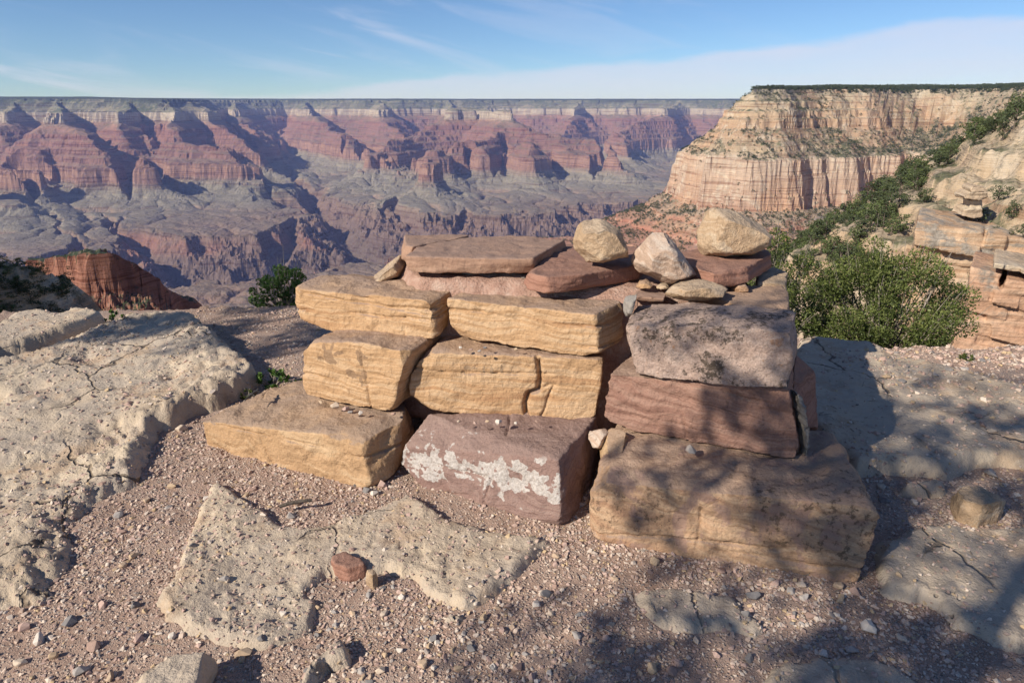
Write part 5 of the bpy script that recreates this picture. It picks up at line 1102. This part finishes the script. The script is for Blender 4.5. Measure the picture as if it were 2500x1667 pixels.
tP, tz, th, tr, tu, tv, tplat = scatter_trees()
order = np.argsort(-(th/tr)); near_i, far_i = order[:285], order[285:]
protos = []
def region(u, v, px, vi=0):
    if v < 330: a = 'on the skyline of the right ridge'
    elif u > 2400: a = 'on the bare slope at right edge'
    elif u > 2300: a = 'near the balanced rock' if v > 430 else 'on upper ridge above balanced rock'
    elif u > 2200: a = 'on ridge left of balanced rock' if v < 520 else 'below the broad ledge cliff'
    elif u > 2120: a = 'behind the grey ridge cliff' if v < 500 else 'before the grey ridge cliff'
    elif u > 2050: a = 'halfway down the descending ridge'
    elif u > 1980: a = 'by the small orange cliff'
    else: a = 'at ridge foot behind green bush'
    return ('large ' if px > 50 else 'middling ' if px > 30 else 'small ')+('olive' if vi in (1, 3) else 'dark')+' green pinyon '+a
TREES = []
for n_, i in enumerate(near_i):
    u, v, px = tu[i], tv[i], th[i]/tr[i]*FOC; vi = n_ % 5; lab = region(u, v, px, vi)
    if px > 34:
        e = bpy.data.objects.new('pinyon_tree', None); COL.objects.link(e); link('crown', mid[vi][0], parent=e); link('trunk', mid[vi][1], parent=e)
    else:
        e = link('pinyon_tree', mid[vi][0])
    e.location = (tP[i, 0], tP[i, 1], tz[i]-.05*th[i]); s = th[i]; wv = random.uniform(.85, 1.3); e.scale = (s*wv, s*wv, s); e.rotation_euler[2] = random.uniform(0, 6.28)
    tag(e, lab, 'tree', 'pinyons '+lab.split('pinyon ')[1]); TREES.append((e, u, lab))
single_out(TREES)
def stuff_points(name, P, size, coll, label):
    me = bpy.data.meshes.new(name); n = len(P); me.vertices.add(n); me.vertices.foreach_set('co', np.asarray(P, np.float32).ravel())
    at = me.attributes.new('size', 'FLOAT', 'POINT'); at.data.foreach_set('value', np.asarray(size, np.float32))
    at = me.attributes.new('turn', 'FLOAT_VECTOR', 'POINT'); at.data.foreach_set('vector', np.c_[np.zeros(n), np.zeros(n), RNG.uniform(0, 6.28, n)].astype(np.float32).ravel())
    o = link(name, me); md = o.modifiers.new('scatter', 'NODES'); md.node_group = scatter_nodes('scatter_'+name, coll); tag(o, label, kind='stuff'); return o
fp = ~tplat[far_i]
stuff_points('shrubs', np.c_[tP, tz-.1*th][far_i][fp], (th*1.05)[far_i][fp], farc, 'dark scrub and small trees dotted over the far wall and its slopes')
stuff_points('rim_forest', np.c_[tP, tz-.1*th][far_i][~fp], th[far_i][~fp], farc, 'dark green forest along the flat top of the rim')
# trees on the shaded slope at the far left
rl = np.random.default_rng(4); n_ = 0; SHT = []
for _ in range(400):
    u = rl.uniform(-60, 165); v = rl.uniform(640, 790)
    p = near_hit(u, v)
    if p is None or p[1] > 110 or n_ >= 36: continue
    h = rl.uniform(.9, 1.8); e = bpy.data.objects.new('pinyon_tree', None); COL.objects.link(e); link('crown', mid[n_ % 5][0], parent=e); link('trunk', mid[n_ % 5][1], parent=e)
    e.location = (p[0], p[1], p[2]-.3); e.scale = (h*1.5, h*1.5, h); e.rotation_euler[2] = n_*1.7; tag(e, None, 'tree', 'trees in the shade at the far left'); n_ += 1
    SHT.append((e, u, 'dark tree in deep shade at far left, '+('high on the slope' if v < 690 else 'halfway up the slope' if v < 735 else 'low by the ledge')))
single_out(SHT)
# shrubs on the red outcrop
rr_ = np.random.default_rng(9); n = 420; a_ = np.radians(rr_.uniform(-37, -21, n)); d_ = rr_.uniform(200, 400, n); Q = np.c_[d_*np.sin(a_), d_*np.cos(a_)]
stuff_points('outcrop_scrub', np.c_[Q, near_z(Q)-.05], rr_.uniform(.5, 1.7, n), farc, 'low dark scrub on the red outcrop')

def bush(name, base, size, n, leaf, mat, seed, label, nclump=60, twigs=60, cat='bush', tall=0.0, up=.6, dry=0.0):
    r = np.random.default_rng(seed); sx, sy, sz = size
    root = bpy.data.objects.new(name, None); COL.objects.link(root); root.location = tuple(base); tag(root, label, cat)
    p, d, cc = crown_points(r, n, nclump, np.array([sx, sy, sz]), .17*min(size)*1.6, .9); p[:, 2] += sz*up; cc[:, 2] += sz*up
    D = d*.5+rdir(r, n)*.7+np.array([0, 0, .35]); D /= np.linalg.norm(D, axis=1)[:, None]
    co, F = quads(p, D, r.uniform(.6, 1.35, n)*leaf, rdir(r, n)*1.25)
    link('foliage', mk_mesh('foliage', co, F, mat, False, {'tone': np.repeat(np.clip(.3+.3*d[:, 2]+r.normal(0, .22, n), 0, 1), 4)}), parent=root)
    parts = []
    for i in range(twigs):
        c = cc[i % nclump]+r.normal(0, .05, 3)*sx; b = np.array([c[0]*.15, c[1]*.15, -.02]); m = (b+c)/2+r.normal(0, .06, 3)*sx
        e = c*1.0+(c-m)*(.35+tall*r.uniform(0, .6)); parts.append(tube([b, m, c, e], [.011*sx+.004, .006*sx+.003, .003, .0012], 4))
    co, F = join(parts); link('branches', mk_mesh('branches', co, F, TWIG, True), parent=root); return root
bb = at_y(2100, 850, 5.75)
bush('green_bush', (bb[0]+.05, 5.55, -.42), (.74, .55, .56), 54000, .022, GREEN, 3, 'big bright green small leaved bush at the edge of the ledge right of the pile', 110, 150, tall=.22, up=.85)
bush('green_bush', (2.16, 5.6, -.40), (.40, .4, .58), 20000, .022, GREEN, 5, 'tall left part of the bush thicket rising beside the pile', 50, 70, tall=.2, up=.95)
b2 = at_y(695, 757, 6.15)
bush('round_bush', (b2[0], 6.15, b2[2]-.02), (.30, .26, .22), 6500, .024, DGREEN, 7, 'dark green rounded bush behind the left end of the pile', 50, 60, tall=1.2, up=.95)
for (u, v, y, s, lab, m) in [(268, 773, 5.4, .10, 'low green tuft in the crack behind the left slab', DGREEN), (660, 893, 4.05, .10, 'dark broad leaved sprig at the foot of the left slab', DGREEN), (598, 930, 3.85, .045, 'tiny bright green sprig between the left slab and the golden block', GREEN), (733, 872, 4.0, .06, 'small green sprig peeping out behind the splotched block', GREEN), (2350, 905, 4.4, .04, 'tiny green sprig on the rim of the shaded slab', GREEN)]:
    p = at_y(u, v, y); zz, _o = surf_at(p[None, :2]); bush('small_plant', (p[0], p[1], float(zz[0])), (s*1.3, s, s*.6), 260, .035*max(s/.1, .6), m, int(u), lab, 14, 16, 'plant', up=.7)
# the pinyon behind the photographer whose shade dapples the right half, and a second one at the left
def shade_tree(base, h, rad, seed, n, nclump, label, low=.36):
    r = np.random.default_rng(seed); root = bpy.data.objects.new('pinyon_tree', None); COL.objects.link(root); root.location = base; tag(root, label, 'tree')
    zc = (low+1)/2*h; p, d, cc = crown_points(r, n, nclump, np.array([rad, rad, (1-low)/2*h]), .24, .7); p[:, 2] += zc; cc[:, 2] += zc
    co, F = quads(p, rdir(r, n), r.uniform(.6, 1.3, n)*.085, rdir(r, n)*.9)
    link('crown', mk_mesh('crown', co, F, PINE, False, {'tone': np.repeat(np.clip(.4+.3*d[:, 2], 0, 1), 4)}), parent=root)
    parts = [tube([(0, 0, -.2), (.08, .02, h*.3), (-.05, .05, h*.6), (0, 0, h*.9)], [.085, .065, .04, .012], 8)]
    for c in cc[::2]:
        z0 = max(h*.2, c[2]-.7); parts.append(tube([(0, 0, z0), (c[0]*.5, c[1]*.5, (z0+c[2])/2-.05), tuple(c)], [.016, .010, .004], 5))
    co, F = join(parts); link('trunk', mk_mesh('trunk', co, F, BARK, True), parent=root)
shade_tree((-2.63, -1.50, 0), 6.2, 1.50, 11, 8600, 84, 'pinyon standing behind the viewpoint that throws the dappled shade on the right')
shade_tree((-3.53, -2.63, 0), 5.9, 1.2, 17, 9000, 74, 'second pinyon added behind the viewpoint to dapple the lower right ground')  # extra tree out of view, put in to thicken the lower right shade
shade_tree((-6.83, 1.70, 0), 4.7, .85, 13, 3200, 20, 'pinyon left of the viewpoint that shades the grit behind the left slab', low=.68)
# a lizard and a stick
def lizard():
    o3 = at_z(615, 968, .262); root_pts = [(0, 0, .012), (.018, .004, .013), (.036, .010, .012), (.050, .018, .013), (.062, .027, .014), (.070, .032, .013)]
    tail = [(-.015, -.004, .010), (-.03, -.006, .007), (-.048, -.014, .004), (-.064, -.028, .003)]
    V = [(0, 0, .012)]; E_ = []; Rd = [.0075]
    def chain(start, pts, rads_):
        prev = start
        for p, r_ in zip(pts, rads_): V.append(p); Rd.append(r_); E_.append((prev, len(V)-1)); prev = len(V)-1
        return prev
    chain(0, root_pts[1:], [.0085, .0088, .0062, .007, .003]); chain(0, tail, [.006, .004, .0026, .0012])
    chain(2, [(.030, .026, .010), (.042, .034, .003)], [.0028, .0018]); chain(2, [(.046, -.008, .010), (.058, -.012, .003)], [.0028, .0018]); chain(0, [(-.008, .016, .009), (-.020, .024, .003)], [.003, .0018]); chain(0, [(.004, -.017, .009), (-.008, -.026, .003)], [.003, .0018])
    me = bpy.data.meshes.new('lizard'); me.from_pydata(V, E_, []); o = bpy.data.objects.new('tmp', me); COL.objects.link(o)
    sk = o.modifiers.new('s', 'SKIN'); o.modifiers.new('b', 'SUBSURF').levels = 2
    for v_, r_ in zip(me.skin_vertices[0].data, Rd): v_.radius = (r_, r_)
    me.skin_vertices[0].data[0].use_root = True
    out = bpy.data.meshes.new_from_object(o.evaluated_get(bpy.context.evaluated_depsgraph_get())); bpy.data.objects.remove(o)
    kk = NT('lizard_skin', .7, .3); sm = kk.done(kk.ramp(kk.noise(220, 3, .6), [(.35, (.028, .026, .024)), (.7, (.10, .09, .08))])); out.materials.clear(); out.materials.append(sm); out.name = 'lizard'
    l_ = link('lizard', out, tuple(o3)); l_.rotation_euler[2] = 1.0; tag(l_, 'small dark lizard basking on the golden block at the lower left', 'lizard')
    return l_
liz = lizard()
s0 = at_z(682, 1236, .045); s1 = at_z(762, 1220, .05); dv = s1-s0
stk = mk_mesh('stick', *tube([s0*0, dv*.3+np.array([0, .004, .004]), dv*.7+np.array([0, -.003, .006]), dv], [.008, .0085, .008, .007], 8), TWIG2 if 'TWIG2' in globals() else BARK, True)
tag(link('stick', stk, tuple(s0)), 'brown stick lying in the dirt in front of the golden block', 'stick')

# needles, bits of bark and dry stems on the ground
rt_ = np.random.default_rng(31); parts = []
for _ in range(520):
    r_ = math.sqrt(rt_.uniform(1.4**2, 5.4**2)); a_ = math.radians(rt_.uniform(-40, 41)); q = np.array([[r_*math.sin(a_), r_*math.cos(a_)]]); z_l = float(surf_at(q)[0][0])
    if past_edge(q)[0] > -.1: continue
    L_ = rt_.uniform(.02, .075); th_ = rt_.uniform(0, 6.28); d_ = np.array([math.cos(th_), math.sin(th_), rt_.uniform(-.05, .12)])*L_; p_ = np.array([q[0, 0], q[0, 1], z_l+.003])
    w_ = rt_.uniform(.0008, .0022); parts.append(tube([p_, p_+d_*.5+np.array([0, 0, .002]), p_+d_], [w_, w_, w_*.6], 4))
co, F = join(parts); tag(link('litter', mk_mesh('litter', co, F, TWIG, True)), 'scattered dry needles and bits of twig on the ground', kind='stuff')
# ------------------------------------------------------------------ the air
hm = bpy.data.materials.new('air'); hm.use_nodes = True; nt = hm.node_tree; nt.nodes.clear()
o_ = nt.nodes.new('ShaderNodeOutputMaterial'); v_ = nt.nodes.new('ShaderNodeVolumePrincipled')
v_.inputs['Color'].default_value = (.34, .44, 1.0, 1); v_.inputs['Absorption Color'].default_value = (1, 1, 1, 1); v_.inputs['Density'].default_value = 2.9e-5; v_.inputs['Anisotropy'].default_value = 0.0
for a in ('Density Attribute', 'Color Attribute', 'Temperature Attribute'):
    v_.inputs[a].default_value = ''
nt.links.new(v_.outputs[0], o_.inputs['Volume'])
X0, X1, Y0, Y1, Z0, Z1 = -65000, 65000, -9000, 64000, -1500, 420
hz = mk_mesh('haze', [(X0, Y0, Z0), (X1, Y0, Z0), (X1, Y1, Z0), (X0, Y1, Z0), (X0, Y0, Z1), (X1, Y0, Z1), (X1, Y1, Z1), (X0, Y1, Z1)],
    [(0, 3, 2, 1), (4, 5, 6, 7), (0, 1, 5, 4), (1, 2, 6, 5), (2, 3, 7, 6), (3, 0, 4, 7)], hm, False)
tag(link('haze', hz), kind='stuff')
